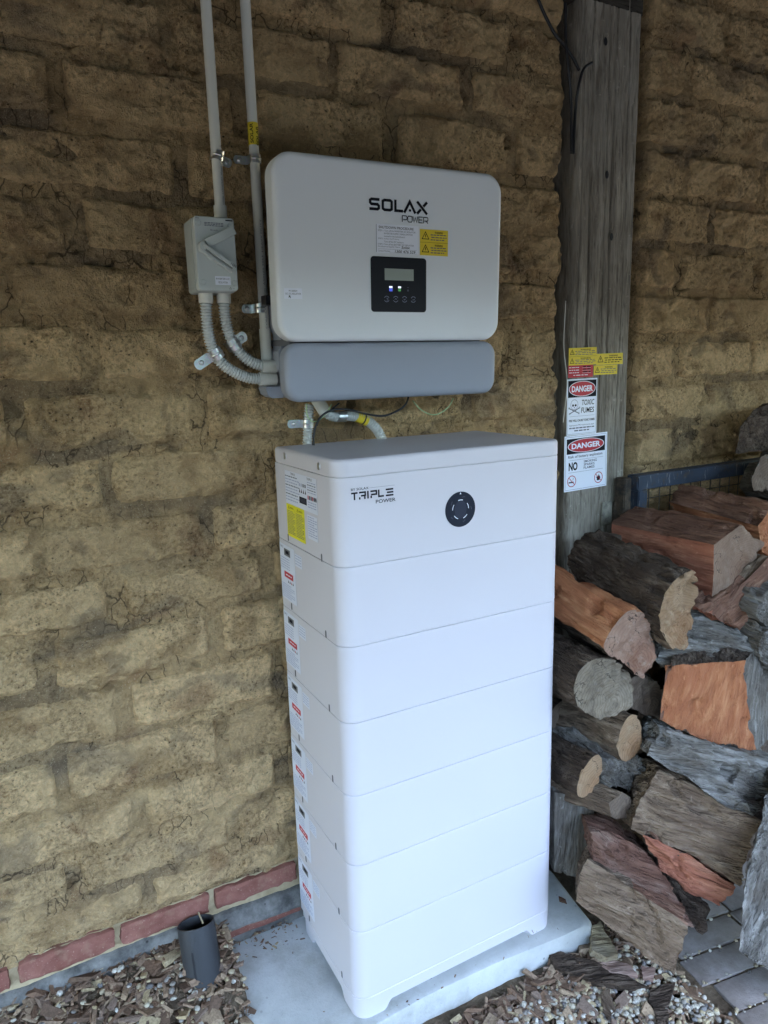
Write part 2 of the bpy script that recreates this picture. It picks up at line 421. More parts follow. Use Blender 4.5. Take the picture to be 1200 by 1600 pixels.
# ---------------------------------------------------------- printed sheets
_textcache = {}
def text_geo(body, bold=0.0):
    k = (body, bold)
    if k not in _textcache:
        cu = bpy.data.curves.new('t', 'FONT'); cu.body = body; cu.resolution_u = 3; cu.offset = bold; cu.fill_mode = 'FRONT'
        ob = bpy.data.objects.new('t', cu); me = bpy.data.meshes.new_from_object(ob)
        v = [tuple(q.co) for q in me.vertices]; f = [tuple(p.vertices) for p in me.polygons]
        bpy.data.objects.remove(ob); bpy.data.curves.remove(cu); bpy.data.meshes.remove(me)
        _textcache[k] = (v, f)
    return _textcache[k]

class Print:
    """flat printed sheet in local x (right), y (up), z (out)"""
    def __init__(s): s.v = []; s.f = []; s.m = []; s.mats = []; s.k = 0
    def mi(s, key):
        if key not in s.mats: s.mats.append(key)
        return s.mats.index(key)
    def z(s):
        s.k += 1; return .0004+s.k*.000012
    def sheet(s, w, h, key, t=.0004):
        i = len(s.v); x, y = w/2, h/2
        s.v += [(-x, -y, 0), (x, -y, 0), (x, y, 0), (-x, y, 0), (-x, -y, t), (x, -y, t), (x, y, t), (-x, y, t)]
        for q in ((4, 5, 6, 7), (0, 1, 5, 4), (1, 2, 6, 5), (2, 3, 7, 6), (3, 0, 4, 7)): s.f.append([i+a for a in q]); s.m.append(s.mi(key))
    def poly(s, pts, key):
        z = s.z(); i = len(s.v); s.v += [(x, y, z) for x, y in pts]; s.f.append(list(range(i, i+len(pts)))); s.m.append(s.mi(key))
    def rect(s, cx, cy, w, h, key): s.poly([(cx-w/2, cy-h/2), (cx+w/2, cy-h/2), (cx+w/2, cy+h/2), (cx-w/2, cy+h/2)], key)
    def ell(s, cx, cy, rx, ry, key, n=40): s.poly([(cx+rx*math.cos(2*math.pi*k/n), cy+ry*math.sin(2*math.pi*k/n)) for k in range(n)], key)
    def stroke(s, pts, wd, key, closed=False):
        P = [Vector(p) for p in pts]; n = len(P); Lf = []; Rt = []
        for i in range(n):
            a = P[(i-1) % n] if (closed or i > 0) else None; c = P[(i+1) % n] if (closed or i < n-1) else None
            d1 = (P[i]-a).normalized() if a is not None else None; d2 = (c-P[i]).normalized() if c is not None else None
            if d1 is None: d1 = d2
            if d2 is None: d2 = d1
            n1 = Vector((-d1.y, d1.x)); n2 = Vector((-d2.y, d2.x)); m = n1+n2
            m = m/max(.35, m.dot(n1)) if m.length > 1e-6 else n1
            Lf.append(P[i]+m*wd/2); Rt.append(P[i]-m*wd/2)
        z = s.z(); i0 = len(s.v)
        s.v += [(q.x, q.y, z) for q in Lf]+[(q.x, q.y, z) for q in Rt]
        for i in range(n if closed else n-1):
            j = (i+1) % n; s.f.append([i0+i, i0+n+i, i0+n+j, i0+j]); s.m.append(s.mi(key))
    def ring(s, cx, cy, r, wd, key, n=28, a0=0, a1=360):
        full = a1-a0 >= 360; k = n if full else n+1
        s.stroke([(cx+r*math.cos(math.radians(a0+(a1-a0)*q/n)), cy+r*math.sin(math.radians(a0+(a1-a0)*q/n))) for q in range(k)], wd, key, full)
    def text(s, body, x, y, w, h, key, bold=.0, rot=0, slant=0):
        """fit the text into a box whose lower left is x, y"""
        v, f = text_geo(body, bold)
        if not v: return
        xs = [a[0] for a in v]; ys = [a[1] for a in v]; x0, x1, y0, y1 = min(xs), max(xs), min(ys), max(ys)
        z = s.z(); i = len(s.v); c, sn = math.cos(rot), math.sin(rot)
        for a in v:
            u = (a[0]-x0)/(x1-x0)*w; t = (a[1]-y0)/(y1-y0)*h; u += slant*t
            s.v.append((x+u*c-t*sn, y+u*sn+t*c, z))
        for q in f: s.f.append([i+a for a in q]); s.m.append(s.mi(key))
    def words(s, x, y, w, h, key, n=6, seed=0):
        """a line of print too small to read: word-shaped marks"""
        r = random.Random(seed); L = [r.uniform(.5, 1.6) for _ in range(n)]; g = .28; tot = sum(L)+g*(n-1); u = x; zz = s.z()
        for q in L:
            ww = w*q/tot; i = len(s.v)
            s.v += [(u, y, zz), (u+ww, y, zz), (u+ww, y+h, zz), (u, y+h, zz)]; s.f.append([i, i+1, i+2, i+3]); s.m.append(s.mi(key)); u += ww+w*g/tot
    def warn(s, cx, cy, r, key, inner='yellow'):
        T = [(cx+r*math.cos(math.radians(a)), cy+r*math.sin(math.radians(a))) for a in (90, 210, 330)]
        s.stroke(T, r*.16, key, True)
        s.poly([(cx-.02*r, cy+.50*r), (cx+.2*r, cy+.50*r), (cx+.06*r, cy+.12*r), (cx+.2*r, cy+.12*r), (cx-.10*r, cy-.36*r), (cx-.0*r, cy+.02*r), (cx-.16*r, cy+.02*r)], key)
    def build(s, name, parent=None, mw=None):
        me = bpy.data.meshes.new(name); me.from_pydata(s.v, [], s.f); me.update()
        o = link(name, me, parent, [M[k] for k in s.mats], mw); me.polygons.foreach_set('material_index', s.m)
        return o

def frame_front(x, y, z, rz=0, rx=0, roll=0):
    """sheet facing -y"""
    return Matrix.Translation((x, y, z)) @ Matrix.Rotation(rz, 4, 'Z') @ Matrix.Rotation(rx, 4, 'X') @ Matrix(((1, 0, 0, 0), (0, 0, -1, 0), (0, 1, 0, 0), (0, 0, 0, 1))) @ Matrix.Rotation(roll, 4, 'Z')
def frame_left(x, y, z):
    """sheet facing -x, its right end towards -y"""
    return Matrix(((0, 0, -1, x), (-1, 0, 0, y), (0, 1, 0, z), (0, 0, 0, 1)))

# ------------------------------------------------------------------ ground, sheet to the horizon
def gz(x, y):
    """ground level: mulch banked up against the wall, lower out by the paving"""
    return -.05+.118*sstep(-.34, .0, y)*(1-sstep(-.2, .1, x)*.35)*(1-sstep(.35, .7, x))
xs = np.concatenate([np.array([-900, -200, -50, -15, -6, -3]), np.linspace(-1.6, 1.9, 180), np.array([3, 6, 15, 50, 200, 900])])
ys = np.concatenate([np.array([-900, -200, -50, -15, -6, -3]), np.linspace(-1.6, .12, 110), np.array([3, 6, 15, 50, 200, 900])])
X, Y = np.meshgrid(xs, ys, indexing='ij')
near = (abs(X) < 2.5) & (Y > -2) & (Y < 1)
Z = gz(X, Y)-.006+np.where(near, .006*fbm(X*14, Y*14, 0*X, 4), 0)+.0045*sstep(.64, .70, X)*near*(Y < -.2)
Z = np.where((X > -.145) & (X < .60) & (Y > -.33) & (Y < .2), np.minimum(Z, -.062), Z)
g = link('ground', grid_mesh('ground', np.stack([X, Y, Z], -1).reshape(-1, 3), len(xs), len(ys)), None, [M['soil']]); tag(g, kind='structure')

lx_ = np.linspace(-30, 30, 61); ly_ = np.linspace(-30, -2.3, 41); X, Y = np.meshgrid(lx_, ly_, indexing='ij')
lw = link('yard', grid_mesh('yard', np.stack([X, Y+.15*noise3(X, Y, 0*X)*(Y > -2.4), -.045+.01*fbm(X, Y, 0*X, 2)], -1).reshape(-1, 3), 61, 41), None, [flat('bounce_cut_ground', (.055, .050, .042), .9, mottling=.4)]); tag(lw, kind='structure')  # dark ground sheet added out of view to cut bounce onto the upper wall

# ------------------------------------------------------------------ mud brick walls
def undul(x, z):
    return .010*fbm(x*2.2, z*2.2, 1.3+0*x, 3)
def rough(x, z):
    m = .45+1.1*sstep(-.2, .5, fbm(x*3.1, z*3.7, 2.9+0*x, 2))
    return .0068*fbm(x*22, z*26, 4.2+0*x, 5, .62)+m*(.0030*fbm(x*75, z*75, 7.7+0*x, 2)-.004*sstep(.25, .6, fbm(x*42, z*55, 3.3+0*x, 2)))
def edgecut(x, z):
    """the wall breaks away raggedly on both sides of the post"""
    n = .022*fbm(z*9, x*9, 8+0*x, 4)
    left = sstep(.795, .825, x+n)*(1-sstep(1.0, 1.02, x))
    right = (1-sstep(1.065, 1.095, x+n))*sstep(.9, .95, x)
    return .075*np.maximum(left, right)

def wall_y(x, z, extra=0):
    return -(undul(x, z)+rough(x, z)+extra)+edgecut(x, z)

def set_tone(me, X, Z, joint, tone, extra=0.0):
    """broad colour of the earth: clay tones, damp and soot stains of irregular shape, ochre lumps"""
    X = X.ravel(); Z = Z.ravel(); n = len(X); o = 0*X
    def mixc(c, k, col): k = np.clip(k, 0, 1)[:, None]; return c*(1-k)+np.array(col)*k
    wx = .04*fbm(X*7, Z*7, 11+o, 2); wz = .04*fbm(X*7, Z*7, 23+o, 2)
    c = np.tile(np.array((.60, .415, .222) if joint else (.70, .49, .268)), (n, 1))*tone
    c = mixc(c, sstep(-.15, .55, fbm((X+wx)*9, (Z+wz)*12, 31+o, 4))*.75, (.42, .275, .138))
    c = mixc(c, sstep(.10, .6, fbm((X+wx)*6, (Z+wz)*8, 41+o, 3))*.7, (.74, .53, .29))
    c = mixc(c, sstep(.30, .62, fbm((X+wx)*4, (Z+wz)*9, 51+o, 4))*(.75 if joint else .5), (.19, .145, .105))
    c = mixc(c, sstep(.42, .62, fbm((X+wx)*13, (Z+wz)*17, 61+o, 4))*.38, (.13, .092, .065))
    c = mixc(c, sstep(.45, .65, fbm((X+wx)*11, (Z+wz)*11, 71+o, 4))*.4, (.30, .16, .085))
    if joint: c = mixc(c, sstep(.05, .45, fbm(X*3.2, Z*7, 81+o, 3))*.6, (.22, .16, .105))
    cr = (sstep(-.1, .3, fbm(X*7, Z*9, 91+o, 3))*1.0 if joint else sstep(.30, .5, fbm(X*7, Z*9, 91+o, 3))*.35)+extra
    c = np.clip(c, .02, .8); rgba = np.concatenate([c, np.clip(cr, 0, 1)[:, None]], 1).astype(np.float32)
    a = me.attributes.new('tone', 'FLOAT_COLOR', 'POINT'); a.data.foreach_set('color', rgba.ravel())

def mortar_bed(name, parent, x0, x1, fx0, fx1, z0, z1):
    xs = np.concatenate([np.linspace(x0, fx0, 12)[:-1] if fx0 > x0 else [], np.arange(fx0, fx1, .005), np.linspace(fx1, x1, 12)[1:] if x1 > fx1 else []])
    zs = np.arange(z0, z1, .005)
    X, Z = np.meshgrid(xs, zs, indexing='ij')
    pk = sstep(.35, .6, fbm(X*13, Z*20, 2.2+0*X, 3))*.014
    Y = wall_y(X, Z, -.0035+.006*fbm(X*7, Z*9, 5.5+0*X, 3))+pk
    me = grid_mesh(name, np.stack([X, Y, Z], -1).reshape(-1, 3), len(xs), len(zs)); set_tone(me, X, Z, True, .92)
    return link(name, me, parent, [M['joint']])

def mud_brick(parent, x0, x1, z0, z1, seed):
    r = random.Random(seed); xs = np.arange(x0-.004, x1+.004, .0038); zs = np.arange(z0-.004, z1+.004, .0038)
    X, Z = np.meshgrid(xs, zs, indexing='ij')
    cx, cz = (x0+x1)/2, (z0+z1)/2
    wob = .010*fbm(X*15+seed, Z*15, 6+0*X, 4)
    d = np.minimum(np.minimum(X-x0, x1-X), np.minimum(Z-z0, z1-Z))
    dx = np.maximum(.014-(np.minimum(X-x0, x1-X)), 0); dz = np.maximum(.014-np.minimum(Z-z0, z1-Z), 0)
    d = np.where((dx > 0) & (dz > 0), .014-np.sqrt(dx*dx+dz*dz), d)
    relief = .0068+.005*noise3(cx*3, cz*3, .5)+.006*fbm(X*6, Z*6, 3+0*X, 2)
    h = sstep(-.004, .013, d+wob)*np.maximum(relief, .0005)-.009*(1-sstep(-.005, .009, d+wob))
    tx, tz = r.uniform(-.012, .012), r.uniform(-.03, .03)
    h = h+tx*(X-cx)+tz*(Z-cz)
    h = h-.011*sstep(.40, .7, fbm(X*8+seed*3.1, Z*11, 1+0*X, 3))
    Yv = wall_y(X, Z, h)
    edge = np.zeros_like(X, bool); edge[0, :] = edge[-1, :] = edge[:, 0] = edge[:, -1] = True
    Yv = np.where(edge, Yv+.02, Yv)
    me = grid_mesh('mud_brick', np.stack([X, Yv, Z], -1).reshape(-1, 3), len(xs), len(zs)); set_tone(me, X, Z, False, r.uniform(.86, 1.12))
    return link('mud_brick', me, parent, [M['mud']])

wl = empty('mud_brick_wall', (0, 0, .1)); tag(wl, 'long rough mud brick wall behind the battery cabinet', 'wall')
wr = empty('mud_brick_wall', (1.06, 0, .1)); tag(wr, 'mud brick wall right of the timber post, above the firewood', 'wall')
WT = Matrix.Translation((0, 0, -.1)); WTr = Matrix.Translation((-1.06, 0, -.1))
o = mortar_bed('mortar', wl, -3.2, .84, -.78, .84, .140, 2.42); o.matrix_local = WT
o = mortar_bed('mortar', wr, 1.03, 3.6, 1.03, 1.72, -.06, 2.42); o.matrix_local = WTr
Zl = [.152, .235, .335, .445, .565, .685, .80, .905, 1.02, 1.135, 1.258, 1.37, 1.48, 1.59, 1.70, 1.812, 1.925, 2.035, 2.145, 2.26, 2.37]
sd_ = 0
for i in range(len(Zl)-1):
    x = (-.42 if i % 2 else -.29)-.32*2
    A = (i+1) % 2 == 0
    x = (-.42 if A else -.29)-.64
    while x < .80:
        L_ = .32+random.uniform(-.012, .012); x1 = min(x+L_-.024, .802)
        sd_ += 1
        if x1 > -.86 and x1-x > .05:
            o = mud_brick(wl, x+random.uniform(-.006, .006), x1, Zl[i]+.011+random.uniform(-.004, .004), Zl[i+1]-.011+random.uniform(-.004, .004), sd_); o.matrix_local = WT
        x += .32
zr = [.245+.1215*k for k in range(18)]
for i in range(len(zr)-1):
    x = (1.245 if i % 2 == 0 else 1.375)-.33+.013
    while x < 1.85:
        a = max(x, 1.085); b_ = x+.33-.026+random.uniform(-.008, .008); sd_ += 1
        if b_-a > .05:
            o = mud_brick(wr, a, b_, zr[i]+.011, zr[i+1]-.011+random.uniform(-.003, .003), sd_); o.matrix_local = WTr
        x += .33

# ------------------------------------------------------------------ red brick footing under the wall
ft = empty('brick_footing', (0, 0, 0)); tag(ft, 'low course of red bricks with pale mortar at the foot of the wall', 'brick footing')
FTI = Matrix.Identity(4)
xs = np.arange(-3.2, .84, .008) if False else np.concatenate([np.linspace(-3.2, -.8, 20)[:-1], np.arange(-.8, .85, .006)])
zs = np.concatenate([np.array([-.1]), np.arange(.03, .151, .006)])
X, Zg = np.meshgrid(xs, zs, indexing='ij')
Yg = .004-.003*fbm(X*30, Zg*30, 0*X, 4)
link('mortar', grid_mesh('mortar', np.stack([X, Yg, Zg], -1).reshape(-1, 3), len(xs), len(zs)), ft, [M['lime']])
def rough_box(name, x0, x1, y0, y1, z0, z1, mat, parent, amp=.002, res=.012, seed=0, bev=.004):
    bm = bmesh.new(); box(bm, x0, x1, y0, y1, z0, z1)
    bmesh.ops.bevel(bm, geom=bm.edges[:], offset=bev, segments=2, profile=.6, affect='EDGES')
    cuts = max(1, int((x1-x0)/res))
    for ax, lo, hi in ((0, x0, x1), (2, z0, z1), (1, y0, y1)):
        k = int((hi-lo)/res)
        for q in range(1, k):
            c = [0, 0, 0]; c[ax] = lo+(hi-lo)*q/k; nn = [0, 0, 0]; nn[ax] = 1
            bmesh.ops.bisect_plane(bm, geom=bm.verts[:]+bm.edges[:]+bm.faces[:], plane_co=c, plane_no=nn)
    bm.normal_update(); V = np.array([v.co[:] for v in bm.verts]); N = np.array([v.normal[:] for v in bm.verts])
    d = amp*fbm(V[:, 0]*40+seed, V[:, 1]*40, V[:, 2]*40, 4)
    for v, q in zip(bm.verts, V+N*d[:, None]): v.co = q
    return from_bm(name, bm, parent, [mat], None, True, 45)
for k, (a, b_) in enumerate(((-.955, -.772), (-.757, -.574), (-.557, -.378), (-.366, -.180), (-.166, .026), (.040, .225), (.24, .425), (.44, .625), (.64, .825))):
    rough_box('brick', a, b_, -.008+random.uniform(-.002, .002), .05, .103, .149-.003*k/5, M['redbrick'], ft, .0045, .008, k*7)
rough_box('lower_brick', -.95, .03, -.014, .05, .02, .047, M['redbrick'], ft, .002, .03, 99)
# sloped grey cement fillet, mottled dark to mid grey
xs = np.concatenate([np.linspace(-3.2, -.8, 20)[:-1], np.arange(-.8, .84, .006)])
prof = [(.01, .092), (-.006, .0895), (-.010, .085), (-.013, .076), (-.019, .066), (-.023, .060), (-.023, .054), (-.012, .048), (-.010, -.05)]
Pp = np.array([[(x, y, z-.016*max(0, min(1, (x+.3)/.4))) for (y, z) in prof] for x in xs])
Pp[:, :, 1] += .003*fbm(Pp[:, :, 0]*18, Pp[:, :, 2]*30, 0*Pp[:, :, 0], 4); Pp[:, :, 2] += .002*fbm(Pp[:, :, 0]*12, Pp[:, :, 2]*9, 3+0*Pp[:, :, 0], 3)
o = link('cement_fillet', grid_mesh('cement_fillet', Pp.reshape(-1, 3), len(xs), len(prof)), None, [M['fillet']]); tag(o, 'grey cement strip running along under the red bricks', 'cement strip')

# ------------------------------------------------------------------ concrete slab
bm = bmesh.new()
outl = [(-.140, .012), (-.158, -.06), (-.166, -.12), (-.164, -.20), (-.150, -.29), (-.13, -.36), (.02, -.352), (.17, -.345), (.35, -.352), (.52, -.368), (.600, -.372), (.612, -.364), (.625, -.30), (.645, -.20), (.66, .01), (.3, .012), (.05, .012)]
n = len(outl); big = []
for i in range(n):
    a, b_ = Vector(outl[i]), Vector(outl[(i+1) % n]); m_ = max(1, int((b_-a).length/.03))
    for k in range(m_): big.append(a.lerp(b_, k/m_))
def off(p, k):
    c = Vector((.24, -.19)); return (p.x+(c.x-p.x)*k, p.y+(c.y-p.y)*k)
rings = []
for ins, z in ((-.022, -.085), (-.016, -.045), (-.008, -.018), (.0, -.006), (.012, .0), (.05, .001), (.3, .0), (.6, .0), (.9, .0)):
    rings.append([(*off(p, ins), z+.0015*random.uniform(-1, 1)*(z < -.004)) for p in big])
loft_rings(bm, rings, False, True)
slab = from_bm('concrete_slab', bm, None, [M['concrete']], None, True, 60); tag(slab, 'pale grey concrete slab under the white battery cabinet', 'slab')

# ------------------------------------------------------------------ paving
pv = empty('paved_path', (.9, -.6, -.05)); tag(pv, kind='structure'); pv['label'] = 'grey brick pavers at the foot of the firewood'
pd = Vector((.985, -.16)).normalized(); pn = Vector((-pd.y, pd.x))
o0 = Vector((.722, -.583))
pvi = Matrix.Translation((-.9, .6, .05))
def paver(u0, u1, v0, v1, k):
    bm = bmesh.new(); t = .02
    q = [(u0, v0), (u1, v0), (u1, v1), (u0, v1)]
    P3 = [o0+pd*a+pn*b_ for a, b_ in q]
    lo = [bm.verts.new((p.x, p.y, -.12)) for p in P3]; hi = [bm.verts.new((p.x, p.y, -.047+random.uniform(-.002, .002))) for p in P3]
    bm.faces.new(lo[::-1]); bm.faces.new(hi)
    for i in range(4): bm.faces.new((lo[i], lo[(i+1) % 4], hi[(i+1) % 4], hi[i]))
    bmesh.ops.bevel(bm, geom=bm.edges[:], offset=.0035, segments=2, profile=.5, affect='EDGES')
    return from_bm('paver', bm, pv, [M['paver']], pvi, True, 40)
k = 0
for r_ in range(-5, 9):
    v0 = r_*.073
    for c_ in range(0, 5):
        u0 = (0.0 if c_ == 0 else 0)+c_*.205+(.012*((r_*7) % 3))
        paver(u0, u0+.196, v0+.002, v0+.070, k); k += 1

# ------------------------------------------------------------------ roof of the lean-to (shades the wall from above)
ROOF_Y, ROOF_Z0, ROOF_Z1 = -2.6, 2.44, 1.90
rf = empty('porch_roof', (0, 0, 2.4)); tag(rf, 'low porch roof over the wall, above the picture', 'roof')
bm = bmesh.new()
v = [bm.verts.new(p) for p in ((-7, .1, ROOF_Z0), (7, .1, ROOF_Z0), (7, ROOF_Y, ROOF_Z1), (-7, ROOF_Y, ROOF_Z1), (-7, .1, ROOF_Z0+.03), (7, .1, ROOF_Z0+.03), (7, ROOF_Y, ROOF_Z1+.03), (-7, ROOF_Y, ROOF_Z1+.03))]
for q in ((0, 1, 2, 3), (7, 6, 5, 4), (0, 4, 5, 1), (1, 5, 6, 2), (2, 6, 7, 3), (3, 7, 4, 0)): bm.faces.new([v[i] for i in q])
from_bm('roof_sheet', bm, rf, [M['roof']], Matrix.Translation((0, 0, -2.4)))
for xx in np.arange(-6.5, 6.6, .9):
    bm = bmesh.new(); box(bm, xx, xx+.05, ROOF_Y+.05, .0, 0, .1)
    for q in bm.verts: q.co.z += ROOF_Z1-.106+(ROOF_Z0-ROOF_Z1)*(q.co.y-ROOF_Y)/(.1-ROOF_Y)
    from_bm('rafter', bm, rf, [M['beam']], Matrix.Translation((0, 0, -2.4)))
# unseen building behind the wall, added to block sun from that side
bm = bmesh.new(); box(bm, -7, 7, .12, 4, -.2, 2.48)
bl = from_bm('house_sun_block', bm, None, [M['earth']]); tag(bl, 'unseen house body behind the mud brick wall, added to block sun', 'building')
bm = bmesh.new(); box(bm, -7.2, 7.2, .1, 4.3, 2.55, 2.75); rr_ = from_bm('house_roof_sun_block', bm, None, [M['roof']]); tag(rr_, 'roof of the unseen house behind the wall, added to block sun', 'roof')

# unseen hedge behind the viewer, added to block low sky light
bm = bmesh.new(); box(bm, -16, 16, -9.6, -8, -.1, 2.8)
for _ in range(5): bmesh.ops.subdivide_edges(bm, edges=[e for e in bm.edges if e.calc_length() > .45], cuts=1, use_grid_fill=True)
V = np.array([q.co[:] for q in bm.verts]); bm.normal_update(); N_ = np.array([q.normal[:] for q in bm.verts])
V = V+N_*(.45*fbm(V[:, 0]*1.1, V[:, 1]*1.1, V[:, 2]*1.1, 4))[:, None]
for q, c_ in zip(bm.verts, V): q.co = c_
hdg = from_bm('hedge_sky_block', bm, None, [flat('sky_block_leaves', (.045, .052, .032), .8, mottling=.6)], None, False); tag(hdg, 'unseen hedge across the yard, added to block low sky light', 'hedge')

# ------------------------------------------------------------------ timber post
PX0, PX1, PYF = .838, 1.052, -.008
tp = empty('timber_post', (.945, 0, -.05)); tag(tp, 'weathered grey timber post standing between the two stretches of wall', 'post')
xs = np.concatenate([[PX0-.0, PX0+.002], np.linspace(PX0+.004, PX1-.004, 110), [PX1-.002, PX1]])
zs = np.linspace(-.05, 2.2, 260)
X, Zg = np.meshgrid(xs, zs, indexing='ij')
gr = .0022*fbm(X*90, Zg*1.4, 1+0*X, 4)+.0012*np.abs(noise3(X*210, Zg*2.2, 5+0*X))
# two long weather checks and a raised edge
for cx, wd, dp, ph in ((.893, .0026, .016, .0), (.945, .0016, .009, 6.), (.968, .0022, .013, 2.), (1.012, .0018, .010, 4.), (.862, .0016, .008, 8.)):
    c_ = cx+.006*fbm(Zg*1.6, ph+0*X, 0*X, 3)
    dd = dp*np.clip(1.3*noise3(Zg*1.1, ph+3+0*X, 0*X)+.5, 0, 1); gr = gr+dd*np.exp(-((X-c_)/wd)**2)
Yg = PYF+gr+np.where((X <= PX0+.001) | (X >= PX1-.001), .012, 0)+.006*np.clip((PX0+.010+.004*noise3(Zg*4, 0*X, 0*X)-X)/.010, 0, 1)**2+.006*np.clip((X-PX1+.010+.004*noise3(Zg*4, 9+0*X, 0*X))/.010, 0, 1)**2
V = np.stack([X, Yg, Zg], -1)
V = np.concatenate([V[:1]+np.array([0, .13, 0]), V, V[-1:]+np.array([0, .13, 0])], 0)
o = link('post_timber', grid_mesh('post_timber', V.reshape(-1, 3), len(xs)+2, len(zs)), tp, [M['post']], Matrix.Translation((-.945, 0, .05)))
o.name = 'shaft'
for (px, py) in ((948, 273), (955, 370), (946, 65)):
    p = at(px, py, PYF); bm = bmesh.new(); bmesh.ops.create_circle(bm, cap_ends=True, radius=.006, segments=12)
    for q in bm.verts: q.co = Vector((q.co.x, 0, q.co.y*1.6))
    o = from_bm('knot_hole', bm, tp, [M['black']], Matrix.Translation((p.x-.945, PYF-.001, p.z+.05)))
bm = bmesh.new(); box(bm, -.30, .125, -.005, .14, 0, .2)
bmesh.ops.bevel(bm, geom=bm.edges[:], offset=.006, segments=2, affect='EDGES')
bt = from_bm('timber_beam', bm, None, [M['beam']], Matrix.Translation((.93, -.004, 2.105)), True, 40); tag(bt, 'dark timber beam end resting on top of the post', 'beam')
cb = empty('black_cable', at(880, 170, -.02)); tag(cb, 'forked black cables hanging down into the gap left of the post', 'cable')
for nm, pts in (('cable_run', [(838, -8), (852, 25), (868, 55), (882, 72), (896, 92), (905, 110)]), ('cable_run', [(883, 5), (884, 60), (888, 110), (892, 160), (893, 240)]), ('cable_run', [(925, 98), (912, 108), (904, 135), (899, 175), (896, 240)])):
    P3 = [at(a, b_, -.03 if i < 3 else -.018) for i, (a, b_) in enumerate(pts)]
    o = tube_obj(nm, resample(spline(P3), .01), .0036, M['black'], cb, 8, Matrix.Translation(-cb.location))
tw = tube_obj('thin_wire', resample(spline([at(884, 470, -.02), at(881, 540, -.022), at(886, 600, -.018), at(880, 660, -.02)]), .01), .0011, M['pvc'], None, 6); tag(tw, 'thin pale wire hanging in the gap left of the post', 'wire')

# ------------------------------------------------------------------ signs on the post
SY = PYF-.0035
def place_sign(p, name, px, label, cat, group=None, tilt=0.0):
    pts = [at(a, b_, SY) for a, b_ in px]; c = sum(pts, Vector())/4
    o = p.build(name, None, frame_front(c.x, SY, c.z, roll=tilt)); tag(o, label, cat, group)
    return o
def warning_sticker(w, h, rows, seed, tri=True):
    p = Print(); p.sheet(w, h, 'yellow')
    rh = h/rows
    for r_ in range(rows):
        cy = h/2-rh*(r_+.5)
        p.warn(-w/2+rh*.52, cy-rh*.06, rh*.36, 'ink')
        x0 = -w/2+rh*1.0; ww = w/2-x0-.003
        p.text('WARNING', x0+ww*.25, cy+rh*.2, ww*.5, rh*.17, 'ink', .02)
        for k in range(3): p.words(x0+ww*.04*(k % 2), cy+rh*(.06-.19*k), ww*(.95-.1*(k == 2)), rh*.075, 'inkgrey' if seed % 2 else 'ink', 5, seed+k+r_*5)
        if r_: p.rect(0, h/2-rh*r_, w, .0004, 'ink')
    return p
place_sign(warning_sticker(.096, .044, 2, 1), 'warning_sticker', [(889, 544), (932, 542), (932, 570), (888, 571)], 'larger yellow sticker with two warning triangles, top left of the stickers on the post', 'sticker', 'yellow warning stickers on the post', .02)
place_sign(warning_sticker(.096, .029, 1, 2), 'warning_sticker', [(933, 553), (973, 551), (972, 568), (931, 571)], 'wide yellow warning sticker furthest right on the post', 'sticker', 'yellow warning stickers on the post', .015)
place_sign(warning_sticker(.085, .0245, 1, 3), 'warning_sticker', [(928, 571.5), (965, 569.5), (964, 584), (927, 586)], 'small yellow warning sticker beside the red sticker on the post', 'sticker', 'yellow warning stickers on the post', .01)
p = Print(); p.sheet(.0855, .031, 'red')
for k in range(4):
    y = .009-.0065*k
    p.words(-.040 if k < 3 else -.025, y, .034 if k < 3 else .05, .0016, 'paper', 4, k+40)
    if k < 3: p.words(.008, y+.001, .026, .0026, 'ink', 2, k+60); p.rect(.020, y-.0005, .03, .0005, 'paper')
place_sign(p, 'red_sticker', [(888, 571), (927, 570), (926, 589), (887, 590)], 'small red sticker with white print under the yellow stickers', 'sticker', None, .01)
def danger_head(p, w, cy, h):
    p.rect(0, cy, w, h, 'ink'); p.ell(0, cy, w*.475, h*.46, 'paper'); p.ell(0, cy, w*.455, h*.425, 'red')
    p.text('DANGER', -w*.375, cy-h*.185, w*.75, h*.37, 'paper', .035)
# toxic fumes
w_, h_ = .1045, .1445; p = Print(); p.sheet(w_, h_, 'paper'); p.stroke([(-w_/2+.003, -h_/2+.003), (w_/2-.003, -h_/2+.003), (w_/2-.003, h_/2-.003), (-w_/2+.003, h_/2-.003)], .0006, 'inkgrey', True)
danger_head(p, w_-.007, h_/2-.0255, .043)
p.text('TOXIC', -.002, .004, .044, .0140, 'ink', .012, slant=.08); p.text('FUMES', -.003, -.0160, .045, .0140, 'ink', .012, slant=.08)
sx, sy = -.027, .004
p.ring(sx, sy+.003, .0125, .0008, 'inkgrey'); p.stroke([(sx-.006, sy-.008), (sx-.006, sy-.013), (sx+.006, sy-.013), (sx+.006, sy-.008)], .0008, 'inkgrey')
p.ell(sx-.0045, sy+.001, .0032, .0030, 'ink', 14); p.ell(sx+.0045, sy+.001, .0032, .0030, 'ink', 14); p.poly([(sx-.0016, sy-.006), (sx+.0016, sy-.006), (sx, sy-.002)], 'ink')
for s_ in (-1, 1):
    p.stroke([(sx-.018*s_, sy-.006), (sx+.016*s_, sy-.020)], .0022, 'inkgrey')
    for e in ((-.018*s_, -.0055), (.016*s_, -.0205)): p.ring(sx+e[0], sy+e[1], .0018, .001, 'inkgrey', 12)
for k in range(5): p.rect(sx-.004+.002*k, sy-.0115, .0005, .003, 'inkgrey')
p.rect(0, -.0235, .088, .0005, 'inkgrey')
p.text('FIRE WILL CAUSE TOXIC FUMES', -.045, -.0375, .090, .0058, 'ink', .03)
